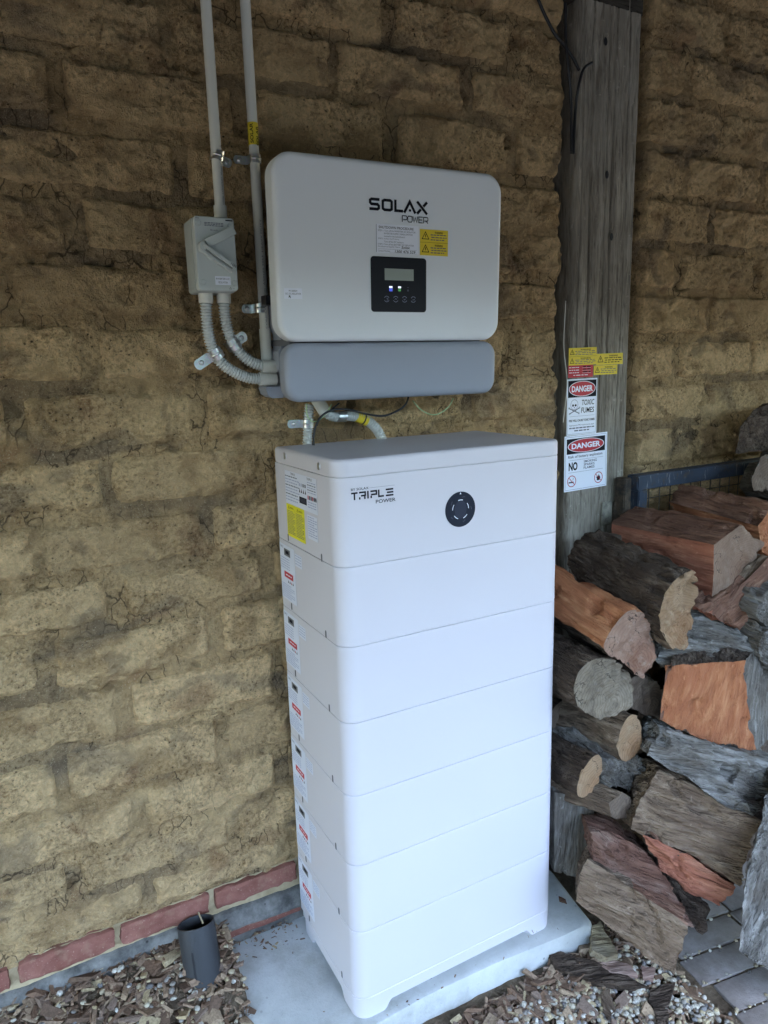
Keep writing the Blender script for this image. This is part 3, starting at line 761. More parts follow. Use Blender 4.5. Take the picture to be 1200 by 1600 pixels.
p.text('Appropriate PPE requirements apply', -.044, -.0495, .088, .0048, 'inkgrey'); p.words(-.044, -.0555, .088, .0030, 'inkgrey', 8, 5); p.words(-.026, -.0625, .052, .0030, 'inkgrey', 4, 6)
place_sign(p, 'danger_sign', [(888, 592), (936, 591), (929, 678), (883, 680)], 'white danger sign reading toxic fumes, with a skull', 'sign', 'danger signs on the post', .012)
# battery explosion
w_, h_ = .1525, .1475; p = Print(); p.sheet(w_, h_, 'paper'); p.stroke([(-w_/2+.004, -h_/2+.004), (w_/2-.004, -h_/2+.004), (w_/2-.004, h_/2-.004), (-w_/2+.004, h_/2-.004)], .0007, 'inkgrey', True)
danger_head(p, w_-.016, h_/2-.0285, .040)
p.text('Risk of battery explosion', -.063, .0120, .122, .0095, 'inkgrey', .014); p.rect(0, .0085, .124, .0006, 'inkgrey')
p.text('NO', -.061, -.0190, .031, .0225, 'ink', .040)
for k, t_ in enumerate(('SMOKING', 'SPARKS', 'FLAMES')): p.text(t_, -.008, -.0015-.0085*k, (.047, .039, .039)[k], .0066, 'inkgrey', .015)
p.rect(0, -.0240, .124, .0006, 'inkgrey')
for cx in (-.050, .046):
    cy = -.047; 
    if cx < 0:
        p.rect(cx-.002, cy-.003, .018, .003, 'ink'); p.stroke([(cx+.003, cy+.002), (cx+.006, cy+.006), (cx+.004, cy+.009)], .001, 'ink')
    else:
        p.poly([(cx-.006, cy-.008), (cx+.004, cy-.008), (cx+.007, cy-.001), (cx+.001, cy+.009), (cx-.001, cy+.003), (cx-.005, cy+.001)], 'ink'); p.rect(cx-.006, cy+.001, .006, .0022, 'ink')
    p.ring(cx, cy, .0145, .0020, 'inkred'); p.stroke([(cx-.0102, cy+.0102), (cx+.0102, cy-.0102)], .0018, 'inkred')
place_sign(p, 'danger_sign', [(883, 682), (950, 675), (946, 760), (880, 768)], 'lower white danger sign about battery explosion, no smoking', 'sign', 'danger signs on the post', .02)

# ------------------------------------------------------------------ battery cabinet
BX0, BX1, BYF, BYB = .0214, .5267, -.3304, -.035
BW, BD = BX1-BX0, BYB-BYF; bcx, bcy = (BX0+BX1)/2, (BYF+BYB)/2
ZT, ZL, Z1, HM, ZB = 1.1253, 1.0943, .9364, .1471, .0485
bt = empty('battery_cabinet', (bcx, bcy, 0)); tag(bt, 'tall white stacked battery cabinet standing on the concrete slab', 'battery cabinet')
GAP = .0007; RC = .030
def screw(parent, y, z, r=.0052):
    """recessed screw on the left side, sub-part"""
    bm = bmesh.new(); prof = [(r*1.45, -.0002), (r*1.3, .0012), (r*1.15, .0004), (r, -.0010), (r*.95, .0016), (r*.55, .0020)]
    rings = [[(-h, a*math.cos(2*math.pi*k/14), a*math.sin(2*math.pi*k/14)) for k in range(14)] for a, h in prof]
    vr = loft_rings(bm, rings, False, True)
    for f in bm.faces:
        if max(abs(v_.co.y) for v_ in f.verts) < r*1.2: f.material_index = 1
    return from_bm('screw', bm, parent, [M['white'], M['galv']], Matrix.Translation((-BW/2, y-bcy, z)), True, 40)
def slot(parent, y, z):
    bm = bmesh.new(); loft_rings(bm, [[(-.0006-k*.0004, a*(1-.1*k), b_*(1-.1*k)) for a, b_ in rrect(.0055, .015, .002, 3)] for k in (0, 1)], False, True)
    return from_bm('screw', bm, parent, [M['inv_dark']], Matrix.Translation((-BW/2, y-bcy, z)))
def module(name, z0, z1, bev=.0016, top=None):
    return soft_box(name, BW, BD, RC, z0, z1, bev, M['white'], bt, nb=2, n=8, rb=.004)
# lid
bm = bmesh.new(); rings = soft_box_rings(BW, BD, RC, ZL+GAP/2, ZT, .0016, 2, n=8, rb=.009)[1:5]
for k in range(6):
    a = math.pi/2*k/5; ins = .007*(1-math.cos(a)); z = ZT-.007+.007*math.sin(a)
    if k == 0: rings.append([(x, y, z-.003) for x, y in rrect(BW, BD, RC, 8, .009)])
    rings.append([(x, y, z) for x, y in rrect(BW-2*ins, BD-2*ins, RC-ins, 8, .009-ins)])
rings.append([(x, y, ZT) for x, y in rrect(BW-.022, BD-.022, RC-.011, 8, .0012)])
loft_rings(bm, rings)
lid = from_bm('lid', bm, bt, [M['white']], None, True, 40)
screw(lid, -.098, 1.112); screw(lid, -.264, 1.109)
# control module
cm = module('control_module', Z1+GAP/2, ZL-GAP/2)
slot(cm, -.093, .947); slot(cm, -.259, .942)
# thin dark core seen in the joints between the modules
core = soft_box('inner_frame', BW-.006, BD-.006, RC-.003, .03, ZT-.01, .001, M['white_groove'], bt, nb=1, rb=.004)
xl = -BW/2-.0004
def lx(y): return y-bcy
p = Print(); p.sheet(.158, .066, 'labelp', .0003)
p.text('TRIPLE', -.048, .0262, .024, .0045, 'ink'); p.text('TRIPLE', .034, .0262, .024, .0045, 'ink')
for k in range(9): p.words(-.077, .0215-.0058*k, .062+.010*((k*3) % 2), .0019, 'inkblue' if k % 3 else 'inkgrey', 6, 100+k)
for k in range(5): p.words(.036, .0215-.0046*k, .038, .0016, 'inkgrey' if k % 2 else 'inkblue', 4, 130+k)
for k in range(4):
    p.rect(-.003+.0095*k, .013, .0050, .006, 'ink' if k > 1 else 'inkblue'); p.poly([(-.006+.0095*k, -.002), (.000+.0095*k, -.002), (-.003+.0095*k, .0065)], 'ink')
for k in range(6): p.rect(.038+.0072*k, -.006, .0045, .0075, 'ink' if k % 3 else 'inkred')
p.rect(.012, -.0160, .036, .0125, 'ink')
for k in range(5): p.rect(.001+.0055*k, -.0160, .0016, .0085, 'inkgrey')
for k in range(3): p.words(.036, -.015-.0046*k, .038, .0016, 'inkblue', 4, 150+k)
p.build('rating_label', cm, frame_left(xl, lx(-.172), 1.0515))
p = Print(); p.sheet(.092, .066, 'yellowp', .0003)
for cx in (-.023, .023):
    p.warn(cx-.010, .026, .004, 'ink'); p.text('WARNING', cx-.005, .0245, .02, .0035, 'ink')
    for k in range(15): p.words(cx-.019, .0185-.0032*k, .038 if k % 4 else .030, .0013, 'inkgrey', 6, 200+k+int(cx*500))
p.rect(0, -.002, .0006, .055, 'inkgrey')
p.build('warning_label', cm, frame_left(xl, lx(-.139), .9850))
p = Print(); p.sheet(.046, .046, 'labelp', .0003)
for k in range(9): p.words(-.020, .018-.0044*k, .040 if k % 3 else .028, .0017, 'inkblue', 4, 300+k)
p.build('small_label', cm, frame_left(xl, lx(-.2235), .9900))
# logo and status dial on the front of the control module
p = Print(); k_ = .087/9.0  # TRIPLE: six letters in a .087 wide strip
def L3(pts, x, cw=.0118, ch=.0135, wd=.0030, y0=0): p.stroke([(x+a*cw, y0+b_*ch) for a, b_ in pts], wd, 'ink')
X_ = -.0435
L3([(0, .89), (1.05, .89)], X_); L3([(.52, .78), (.52, 0)], X_)
X_ += .0152; L3([(0, .89), (1, .89), (1, .46), (.30, .46)], X_); L3([(.08, .30), (.08, 0)], X_); L3([(.92, .34), (.92, 0)], X_)
X_ += .0158; L3([(.1, 1.0), (.1, 0)], X_)
X_ += .0060; L3([(0, .89), (1, .89), (1, .46), (.10, .46)], X_); L3([(.12, .32), (.12, 0)], X_)
X_ += .0152; L3([(.1, 1.0), (.1, .11), (.95, .11)], X_)
X_ += .0150; L3([(0, .89), (1.3, .89)], X_); L3([(.2, .5), (1.3, .5)], X_); L3([(0, .11), (1.3, .11)], X_)
p.text('BY SOLAX', -.0435, .0165, .034, .0042, 'ink', .012); p.rect(.017, .0183, .050, .0004, 'inkgrey')
p.text('POWER', .0035, -.0105, .0395, .0065, 'ink', .008)
p.build('logo', cm, frame_front(.0935-bcx, -BD/2-.00005, 1.0545))
p = Print(); n = 56; r_ = .0335
p.v += [(r_*math.cos(2*math.pi*k/n), r_*math.sin(2*math.pi*k/n), z) for z in (0, .0012) for k in range(n)]
for k in range(n): p.f.append([k, (k+1) % n, n+(k+1) % n, n+k]); p.m.append(p.mi('dialcap'))
p.f.append(list(range(n, 2*n))); p.m.append(p.mi('dialcap')); p.k = 80
p.ell(0, 0, .0135, .0175, 'dialmid')
for a in (90, 18, -54, -126, 162):
    p.ring(0, 0, .0180, .0014, 'paper', 8, a-17, a+17)
    c_, s_ = math.cos(math.radians(a)), math.sin(math.radians(a)); q = .0218
    p.text('100%' if a == 90 else ('%d%%' % {18: 25, -54: 50, -126: 75, 162: 80}[a]), c_*q+s_*.0035, s_*q-c_*.0035, .007, .0022, 'inkgrey', 0, math.radians(a-90))
p.poly([(-.0017, .0288), (.0017, .0288), (0, .0325)], 'paper')
p.build('status_dial', cm, frame_front(.2745-bcx, -BD/2-.00005, 1.0125))
# six battery modules
for i in range(6):
    zt = Z1-i*HM; zb = zt-HM if i < 5 else ZB
    b_ = module('battery_module', zb+GAP/2, zt-GAP/2)
    if i < 5: slot(b_, -.090, zb+.0115); slot(b_, -.262, zb+.0075)
    else: slot(b_, -.09, zb+.012); slot(b_, -.262, zb+.010)
    p = Print(); p.sheet(.082, .118, 'labelp', .0003)
    p.text('TRIPLE', -.038, .0505, .018, .0045, 'inkgrey')
    p.rect(.001, .044, .034, .015, 'inv_dark'); p.rect(.001, .0445, .018, .007, 'ink')
    for k in range(5): p.words(-.038, .029-.0052*k, .05, .0018, 'inkblue', 6, 400+k)
    p.rect(.004, -.004, .049, .0125, 'red'); p.words(-.012, -.0052, .032, .0024, 'paper', 3, 9)
    for k in range(4): p.poly([(-.002+.0085*k, -.0195), (.004+.0085*k, -.0195), (.001+.0085*k, -.0135)], 'ink' if k != 2 else 'inkred')
    for k in range(7): p.words(-.036, -.027-.0045*k, .068 if k % 3 else .050, .0017, 'inkblue', 7, 420+k)
    p.build('rating_label', b_, frame_left(xl, lx(-.080), zt-.068))
    p = Print(); p.sheet(.036, .026, 'labelp', .00025)
    for k in range(4): p.words(-.016, .008-.0055*k, .030, .0017, 'inkblue', 4, 440+k)
    p.build('small_label', b_, frame_left(xl, lx(-.142), zt-.028))
# base with feet
bm = bmesh.new(); per = rrect(BW, BD, RC, 8); P2 = []
for i in range(len(per)):
    a, b2 = Vector(per[i]), Vector(per[(i+1) % len(per)]); m_ = max(1, int((b2-a).length/.006))
    for k in range(m_): P2.append(a.lerp(b2, k/m_))
def foot_z(q):
    dx = BW/2-abs(q.x); dy = BD/2-abs(q.y)
    s_ = dx if dy < .001+.5*RC and dx >= dy else dy
    return .020*float(sstep(.060, .078, s_)) if s_ > 0 else 0
zt_ = ZB-GAP/2
def ins(q, d): return (q.x*(1-2*d/BW), q.y*(1-2*d/BD))
rr4 = [[(*ins(q, .0015), zt_) for q in P2], [(q.x, q.y, zt_-.0015) for q in P2], [(q.x, q.y, zt_-.004) for q in P2], [(q.x*(1-.004), q.y*(1-.006), foot_z(q)+.0008) for q in P2], [(*ins(q, .045), foot_z(q)+.0008) for q in P2], [(*ins(q, .045), zt_-.004) for q in P2]]
loft_rings(bm, rr4, True, True)
from_bm('base', bm, bt, [M['white']], None, True, 35)

# ------------------------------------------------------------------ inverter
HPI = .3213; iz = 1.6473-HPI/2
iv = empty('wall_inverter', (.241, 0, 1.24)); tag(iv, 'white and grey solar inverter hung on the wall above the battery cabinet', 'inverter')
IM = Matrix.Translation((.241, -.175, iz)) @ Matrix.Rotation(-.0356, 4, 'Z') @ Matrix.Rotation(.0361, 4, 'X')
FF = Matrix(((1, 0, 0, 0), (0, 0, -1, 0), (0, 1, 0, 0), (0, 0, 0, 1)))
INV = Matrix.Translation(-iv.location) @ IM @ FF          # local: x right, y up, z towards the viewer, 0 = front face
def ibox(name, w, h, r, z0, z1, bev, mat, cx=0, cy=0, parent=iv, nb=4):
    return soft_box(name, w, h, r, z0, z1, bev, mat, parent, INV @ Matrix.Translation((cx, cy, 0)), nb, 10)
cov = ibox('front_cover', .482, HPI, .038, -.050, 0, .010, M['inv_white'])
ibox('cover_rim', .472, HPI-.010, .036, -.060, -.0502, .001, M['inv_dark'], nb=1)
ibox('body', .424, .300, .012, -.150, -.0602, .003, M['inv_grey'], .014, .002, nb=2)
ibox('side_vent', .436, .190, .006, -.120, -.075, .003, M['inv_dark'], .014, -.03, nb=1)
ibox('side_vent', .432, .060, .006, -.125, -.068, .003, M['inv_dark'], .006, .10, nb=1)
LCY, LCH = -.2170, .1085
ibox('lower_cover', .470, LCH, .030, -.046, -.004, .012, M['inv_grey'], .004, LCY)
ibox('lower_body', .440, LCH, .026, -.150, -.0462, .004, M['inv_grey'], .012, LCY, nb=2)
ibox('neck', .425, .012, .002, -.140, -.030, .001, M['inv_dark'], .0, -.1622, nb=1)
# bracket foot and side lugs near the wall on the left
bm = bmesh.new()
pr = [(-.205, -.268), (-.226, -.268), (-.236, -.262), (-.240, -.250), (-.237, -.245), (-.212, -.245), (-.205, -.235)]
loft_rings(bm, [[(x, y, z) for x, y in pr] for z in (-.150, -.100)]); from_bm('bracket_foot', bm, iv, [M['inv_grey']], INV, False)
bm = bmesh.new(); pr = [(-.222, -.03), (-.242, -.03), (-.242, -.075), (-.236, -.085), (-.236, -.110), (-.242, -.118), (-.242, -.150), (-.232, -.162), (-.222, -.162)]
pr = [(x+.026, y-.06) for x, y in pr]
loft_rings(bm, [[(x, y, z) for x, y in pr] for z in (-.135, -.085)]); from_bm('side_bracket', bm, iv, [M['inv_grey']], INV, False)
bm = bmesh.new(); box(bm, -.236, -.200, -.092, -.074, -.115, -.085); from_bm('side_latch', bm, iv, [M['black']], INV)
def sticker(p, name, cx, cy, parent=cov, z=.0002):
    return p.build(name, parent, Matrix.Translation((cx, cy, z)))
def ixy(px, py):
    """pixel on the inverter front -> its local x, y"""
    m = (IM @ FF); mi = m.inverted(); a = mi @ Vector(CAM); b_ = mi @ Vector(CAM+fw+rt*(px-600)/FPX-up*(py-800)/FPX); d = b_-a
    t_ = -a.z/d.z; q = a+d*t_; return q.x, q.y
# SOLAX POWER
a0 = ixy(577, 328); a1 = ixy(667, 331); LW = a1[0]-a0[0]; LH = .0215
p = Print(); wd = .0050; cw = LW/5.35
def G(pts, x, w_=None, wd_=None, closed=False, h=LH, y0=0, key='ink'): p.stroke([(x+a*(w_ or cw), y0+b_*h) for a, b_ in pts], wd_ or wd, key, closed)
e = .11; x0 = .0
G([(1, 1-e), (.22, 1-e), (.08, .80), (.08, .62), (.2, .5), (.80, .5), (.92, .38), (.92, .2), (.8, e), (0, e)], x0, cw*.92)
x0 += cw*1.12; G([(.25, 1-e), (.8, 1-e), (.95, .80), (.95, .2), (.8, e), (.25, e), (.1, .2), (.1, .80)], x0, cw*.95, closed=True)
x0 += cw*1.18; G([(.08, 1), (.08, e), (.95, e)], x0, cw*.82)
x0 += cw*.88; G([(.0, 0), (.5, .92), (1.0, 0)], x0, cw*1.05); G([(.42, .22), (.62, .22)], x0, cw*1.05, wd*.8)
x0 += cw*1.22; G([(.0, 1), (1.0, 0)], x0, cw*.95); G([(1.0, 1), (.62, .62)], x0, cw*.95); G([(.38, .38), (0, 0)], x0, cw*.95)
pw = LW*.44/5.4; x0 = LW-LW*.44; t_ = .0016; yy = -.0165; hh = .0115
def PWR(pts, x, cl=False): G(pts, x, pw, t_, cl, hh, yy)
PWR([(0, 0), (0, .95), (.85, .95), (1, .8), (1, .5), (.85, .36), (.2, .36)], x0); x0 += pw*1.12
PWR([(.2, .95), (.85, .95), (1, .75), (1, .25), (.85, .05), (.2, .05), (.05, .25), (.05, .75)], x0, True); x0 += pw*1.15
PWR([(0, 1), (.25, .05), (.55, .8), (.85, .05), (1.1, 1)], x0); x0 += pw*1.22
PWR([(.95, .95), (.1, .95), (.1, .05), (.95, .05)], x0); PWR([(.16, .5), (.85, .5)], x0); x0 += pw*1.1
PWR([(.05, 0), (.05, .95), (.85, .95), (1, .8), (1, .5), (.85, .38), (.2, .38)], x0); PWR([(.6, .38), (1.02, 0)], x0)
sticker(p, 'logo', a0[0], a0[1])
# shutdown procedure sticker
c0 = ixy(621, 374); w_, h_ = .091, .051; p = Print(); p.sheet(w_, h_, 'paper', .0003)
p.text('SHUTDOWN PROCEDURE', -w_/2+.006, .0175, .074, .0045, 'ink', .006)
for k, (ind, ww, t2) in enumerate(((0, .082, 'STEP 1: Turn off the INVERTER AC ISOLATOR'), (.013, .062, 'INVERTER SUPPLY MAIN SWITCH'), (.013, .045, 'located in the Switchboard'), (0, .046, 'STEP 2: Isolate the PV Array'), (.013, .042, 'Turn off the DC Isolators'), (0, .078, 'STEP 3: Turn off the BATTERY DC ISOLATOR'))):
    p.text(t2, -w_/2+.004+ind, .0125-.0048*k, ww*.98, .0029, 'inkgrey')
p.text('Manufacturer/Supplier Name:', -w_/2+.004, -.0158, .047, .0028, 'inkgrey'); p.text('Solax', .008, -.0165, .018, .0048, 'ink', .01, slant=.2)
p.rect(0, -.0185, .083, .0003, 'inkgrey')
p.text('Contact Number:', -w_/2+.004, -.0232, .026, .0026, 'inkgrey'); p.text('1300 476 529', -.006, -.0243, .044, .0048, 'ink', .01, slant=.15); p.rect(.012, -.0247, .06, .00025, 'inkgrey')
p.stroke([(-w_/2+.0008, -h_/2+.0008), (-w_/2+.0008, h_/2-.0008)], .0008, 'inkgrey')
sticker(p, 'shutdown_sticker', *c0)
c0 = ixy(678, 379.5); p = warning_sticker(.063, .0475, 2, 5); sticker(p, 'warning_sticker', *c0)
c0 = ixy(458, 458.7); p = Print(); p.sheet(.034, .0185, 'paper', .0003); p.text('PV ARRAY', -.008, .003, .016, .0030, 'ink'); p.text('DC DC ISOLATOR', -.0145, -.0018, .029, .0030, 'ink')
p.stroke([(-.009, -.0065), (-.006, -.0045), (-.0085, -.003), (-.005, -.0078)], .0014, 'ink'); sticker(p, 'array_sticker', *c0)
# display panel
c0 = ixy(623.3, 445.2); dw, dh = .1195, .1005
disp = soft_box('display_panel', dw, dh, .006, -.0005, .0016, .0006, M['glossblack'], iv, INV @ Matrix.Translation((*c0, 0)), 2, 5)
def dpart(name, mat, cx, cy, w_, h_, z=.0017):
    q = Print(); i_ = mat; q.sheet(w_, h_, i_, .0003); return q.build(name, disp, Matrix.Translation((cx, cy, z)))
dpart('screen', 'lcd', .0, .0185, .0625, .0212)
for nm, x, y, m_, wh in (('indicator_light', -.0185, -.0045, 'led_w', (.0068, .0034)), ('indicator_light', .0005, -.0045, 'led_w', (.0062, .0034)), ('indicator_icon', -.0185, -.0095, 'led_bd', (.007, .0055)), ('indicator_icon', .0005, -.0095, 'led_gd', (.0055, .0050)), ('indicator_icon', .0188, -.0045, 'inkgrey', (.0035, .0012)), ('indicator_icon', .0188, -.010, 'inkgrey', (.0032, .0034))):
    dpart(nm, m_, x, y, *wh)
for k in range(4):
    q = Print(); q.ring(0, 0, .0052, .0007, 'inkblue', 24, 25, 155); q.ring(0, 0, .0052, .0007, 'inkblue', 24, 205, 335)
    if k == 0: q.ring(.0006, -.0003, .0020, .0006, 'inkblue', 12, -120, 130)
    elif k == 3: q.stroke([(.0022, .0010), (.0022, -.0008), (-.0022, -.0008)], .0006, 'inkblue')
    else: s_ = 1 if k == 1 else -1; q.stroke([(-.002, -.001*s_), (0, .0014*s_), (.002, -.001*s_)], .0006, 'inkblue')
    q.build('touch_button', disp, Matrix.Translation((-.0275+.0193*k, -.0265, .0017)))

# ------------------------------------------------------------------ rigid conduits
def conduit(px_top, px_bot, y, r, label, parts):
    a, b_ = at(*px_top, y), at(*px_bot, y); x = (a.x+b_.x)/2
    e_ = empty('rigid_conduit', (x, y, b_.z)); tag(e_, label, 'conduit', 'rigid grey conduits on the wall')
    tube_obj('pipe', [(0, 0, 0), (0, 0, 2.40-b_.z)], r, M['pvc'], e_, 18)
    return e_, x, b_.z
C1Y = -.040
c1, c1x, c1z = conduit((324.5, 0), (342, 343), C1Y, .0095, 'grey conduit rising from the top of the isolator box', 0)
tube_obj('coupling', [(0, 0, -.002), (0, 0, .024)], .0118, M['pvc'], c1, 18)
c2, c2x, c2z = conduit((389, 0), (410, 545), -.030, .0095, 'longer grey conduit left of the inverter, with a yellow label', 0)
tube_obj('coupling', [(0, 0, -.022), (0, 0, .038)], .0112, M['pvc'], c2, 18)
def wrap_text(parent, body, r, zc, h, ang, key, run, bold=0):
    """print running up the pipe, bent around it; angle 0 faces the wall's outside (-y)"""
    v, f = text_geo(body, bold); xs_ = [q[0] for q in v]; ys_ = [q[1] for q in v]; x0, x1, y0, y1 = min(xs_), max(xs_), min(ys_), max(ys_)
    V = []
    for q in v:
        u = (q[0]-x0)/(x1-x0)-.5; t_ = (q[1]-y0)/(y1-y0)-.5; th = ang-t_*h/r
        V.append(((r+.0003)*math.sin(th), -(r+.0003)*math.cos(th), zc+u*run))
    me = bpy.data.meshes.new('print'); me.from_pydata(V, [], f); return link('print', me, parent, [M[key]])
def wrap_sheet(parent, name, r, z0, z1, key, a0=-180, a1=180, n=32):
    bm = bmesh.new()
    rings = [[((r+t_)*math.sin(math.radians(a0+(a1-a0)*k/n)), -(r+t_)*math.cos(math.radians(a0+(a1-a0)*k/n)), z) for k in range(n)] for z, t_ in ((z0, 0), (z0, .0003), (z1, .0003), (z1, 0))]
    loft_rings(bm, rings, False, False); return from_bm(name, bm, parent, [M[key]], None, True, 40)
zy0, zy1 = at(397, 228, -.03).z, at(397, 193, -.03).z
wrap_sheet(c2, 'solar_label', .0095, zy0-c2z, zy1-c2z, 'yellow')
wrap_text(c2, 'SOLAR', .0099, (zy0+zy1)/2-c2z, .0062, -.62, 'ink', .034, .015); wrap_text(c2, 'SOLAR', .0099, (zy0+zy1)/2-c2z-.004, .0062, .55, 'ink', .034, .015)
wrap_text(c1, 'UPVC RIGID CONDUIT 20mm', .0095, at(342, 300, C1Y).z-c1z+.0, .0030, .45, 'inkgrey', .085)
wrap_text(c2, 'RIGID CONDUIT  20mm  AS/NZS 2053  HEAVY DUTY', .0095, .125, .0030, .1, 'inkgrey', .23)

# ------------------------------------------------------------------ saddles (clips) that hold the conduits
def saddle(px_pipe, px_tab, y, r, wd, ang_tab, label, mat='galv', rot=0.0, tab=.026, both=True):
    """half band over the pipe and a screwed tab; built along local z = pipe direction, tab to +x"""
    c = at(*px_pipe, y); e_ = empty('conduit_saddle', c); tag(e_, label, 'saddle clip', 'metal saddles that clip the conduits to the wall')
    e_.rotation_euler = (0, rot, 0); s_ = ang_tab; t_ = .0012; R = r+.0006
    path = []
    back = min(-y-.012, r+.004)
    tabs = [(-s_*(R+.004), back)] if False else []
    pts2 = []
    for k in range(13):
        a = math.pi*k/12; pts2.append((-s_*R*math.cos(a), -R*math.sin(a)))
    pts2 = [(-s_*R, back)]+pts2+[(s_*R, back), (s_*(R+.003), back+.001), (s_*(R+tab), back+.001)]
    bm = bmesh.new(); rows = []
    P_ = [Vector(q) for q in pts2]; N_ = []
    for i in range(len(P_)):
        d = (P_[min(i+1, len(P_)-1)]-P_[max(i-1, 0)]).normalized(); N_.append(Vector((d.y, -d.x))*s_)
    ring_w = wd/2
    prev = None
    for i, (q, n_) in enumerate(zip(P_, N_)):
        last = i == len(P_)-1
        hw = ring_w
        row = [bm.verts.new((q.x, q.y, -hw)), bm.verts.new((q.x, q.y, hw)), bm.verts.new((q.x+n_.x*t_, q.y+n_.y*t_, hw)), bm.verts.new((q.x+n_.x*t_, q.y+n_.y*t_, -hw))]
        if prev:
            for k in range(4): bm.faces.new((prev[k], prev[(k+1) % 4], row[(k+1) % 4], row[k]))
        prev = row
    # rounded tab end
    endc = P_[-1]; vv = []
    for side in (0, 1):
        arc = []
        for k in range(9):
            a = -math.pi/2+math.pi*k/8; arc.append(bm.verts.new((endc.x+s_*ring_w*.7*math.cos(a), endc.y-(t_ if side else 0), ring_w*math.sin(a))))
        vv.append(arc); bm.faces.new(arc)
    for k in range(8): bm.faces.new((vv[0][k], vv[0][k+1], vv[1][k+1], vv[1][k]))
    from_bm('band', bm, e_, [M[mat]], None, True, 35)
    # raised rib on the band
    bm = bmesh.new(); n = 12
    rings = [[(-s_*(R+t_+h_)*math.cos(math.radians(20+140*k/n)), -(R+t_+h_)*math.sin(math.radians(20+140*k/n)), z) for k in range(n+1)] for z, h_ in ((-.0022, 0), (-.0012, .0012), (.0012, .0012), (.0022, 0))]
    vr = [[bm.verts.new(q) for q in r_] for r_ in rings]
    for a, b_ in zip(vr[:-1], vr[1:]):
        for k in range(n): bm.faces.new((a[k], a[k+1], b_[k+1], b_[k]))
    from_bm('rib', bm, e_, [M[mat]], None, True, 60)
    # screw head
    bm = bmesh.new(); prof = [(.0050, .0), (.0048, .0014), (.0035, .0026), (.0018, .0028), (.0014, .0014)]
    loft_rings(bm, [[(s_*(R+tab*.72)+a*math.cos(2*math.pi*k/14), back-.0004-h_, a*math.sin(2*math.pi*k/14)) for k in range(14)] for a, h_ in prof], False, True)
    from_bm('screw', bm, e_, [M['galv']], None, True, 50)
    return e_
saddle((340.5, 244), None, C1Y, .0095, .017, 1, 'saddle on the shorter conduit above the isolator box', tab=.014, rot=.25)
saddle((398.5, 249), None, -.03, .0095, .015, -1, 'saddle on the longer conduit just below its yellow label', tab=.022)
saddle((406, 482), None, -.03, .0095, .017, -1, 'bright saddle low on the longer conduit, beside the inverter', tab=.016)

# ------------------------------------------------------------------ isolator switch box
IY = -.085; q4 = [at(*q, IY) for q in ((303, 337), (366, 341), (371, 452), (311, 456))]
ic = sum(q4, Vector())/4; IW, IH = .0735, .1265
iso = empty('isolator_switch', (ic.x, IY, ic.z-IH/2)); tag(iso, 'grey isolator switch box with angled handle on the wall', 'isolator switch')
IB = Matrix.Translation((0, 0, IH/2)) @ FF
soft_box('back_box', IW+.002, IH+.002, .007, -.070, -.020, .002, M['pvc_dark'], iso, IB, 2, 5)
soft_box('cover', IW, IH, .006, -.019, 0, .0022, M['pvc_box'], iso, IB, 3, 5)
def raised(name, pts, z0, z1, mat, bev=.0008, parent=iso):
    bm = bmesh.new(); c = sum((Vector(p) for p in pts), Vector((0, 0)))/len(pts)
    def sc(k): return [(c.x+(p[0]-c.x)*k, c.y+(p[1]-c.y)*k) for p in pts]
    loft_rings(bm, [[(x, y, z) for x, y in sc(k)] for z, k in ((z0, 1), (z1-bev, 1), (z1, .96))])
    return from_bm(name, bm, parent, [M[mat]], IB, True, 35)
def bar(a, b_, wd):
    a, b_ = Vector(a), Vector(b_); d = (b_-a).normalized(); n_ = Vector((-d.y, d.x))*wd/2
    return [(a-n_)[:], (b_-n_)[:], (b_+n_)[:], (a+n_)[:]]
bm = bmesh.new(); loft_rings(bm, [[(-.004+.019*k_*math.cos(2*math.pi*k/32), .006+.019*k_*math.sin(2*math.pi*k/32), z) for k in range(32)] for k_, z in ((1, 0), (1, .0016), (.95, .002))], False, True)
from_bm('dial', bm, iso, [M['pvc_box']], IB, True, 35)
raised('guard', bar((-.018, .016), (.034, .042), .0150), 0, .0095, 'pvc_box')
hd = raised('handle', bar((-.026, .012), (.026, -.022), .0055), .0022, .017, 'pvc_box')
raised('handle_fin', bar((-.029, .004), (.024, -.031), .0036), .0022, .013, 'pvc_box')
raised('handle_base', bar((-.024, .007), (.024, -.027), .0085), .002, .007, 'pvc_dark')
bm = bmesh.new(); loft_rings(bm, [[(-.027+.0065*k_*math.cos(2*math.pi*k/16), .010+.0085*k_*math.sin(2*math.pi*k/16), z) for k in range(16)] for k_, z in ((1, 0), (1, .012), (.85, .0145))], False, True); from_bm('handle_hub', bm, iso, [M['pvc_box']], IB, True, 35)
for (x, y) in ((-.0285, .0515), (.0290, .0500), (-.0275, -.0490), (.0300, -.0490)):
    bm = bmesh.new(); loft_rings(bm, [[(x+.0046*k_*math.cos(2*math.pi*k/16), y+.0046*k_*math.sin(2*math.pi*k/16), z) for k in range(16)] for k_, z in ((1.12, 0), (1.05, .0010), (.95, .0003), (.85, .0012))], False, True)
    from_bm('cover_screw', bm, iso, [M['pvc_box']], IB, True, 35)
p = Print(); p.text('BRAND' if False else 'IP66', -.033, .0585, .006, .0018, 'ink'); p.rect(.027, .0585, .013, .0022, 'ink')
for k in range(3): p.words(-.018, .0520-.0024*k, .034, .0012, 'inkgrey', 7, 500+k)
p.text('Enclosure' if False else 'Break', -.008, .0395, .014, .0024, 'inkgrey')
p.text('O', .016, .0315, .0055, .0065, 'inkgrey'); p.text('OFF', .0225, .0345, .0065, .0045, 'ink', rot=.46)
p.build('print', iso, IB @ Matrix.Translation((0, 0, .0001)))
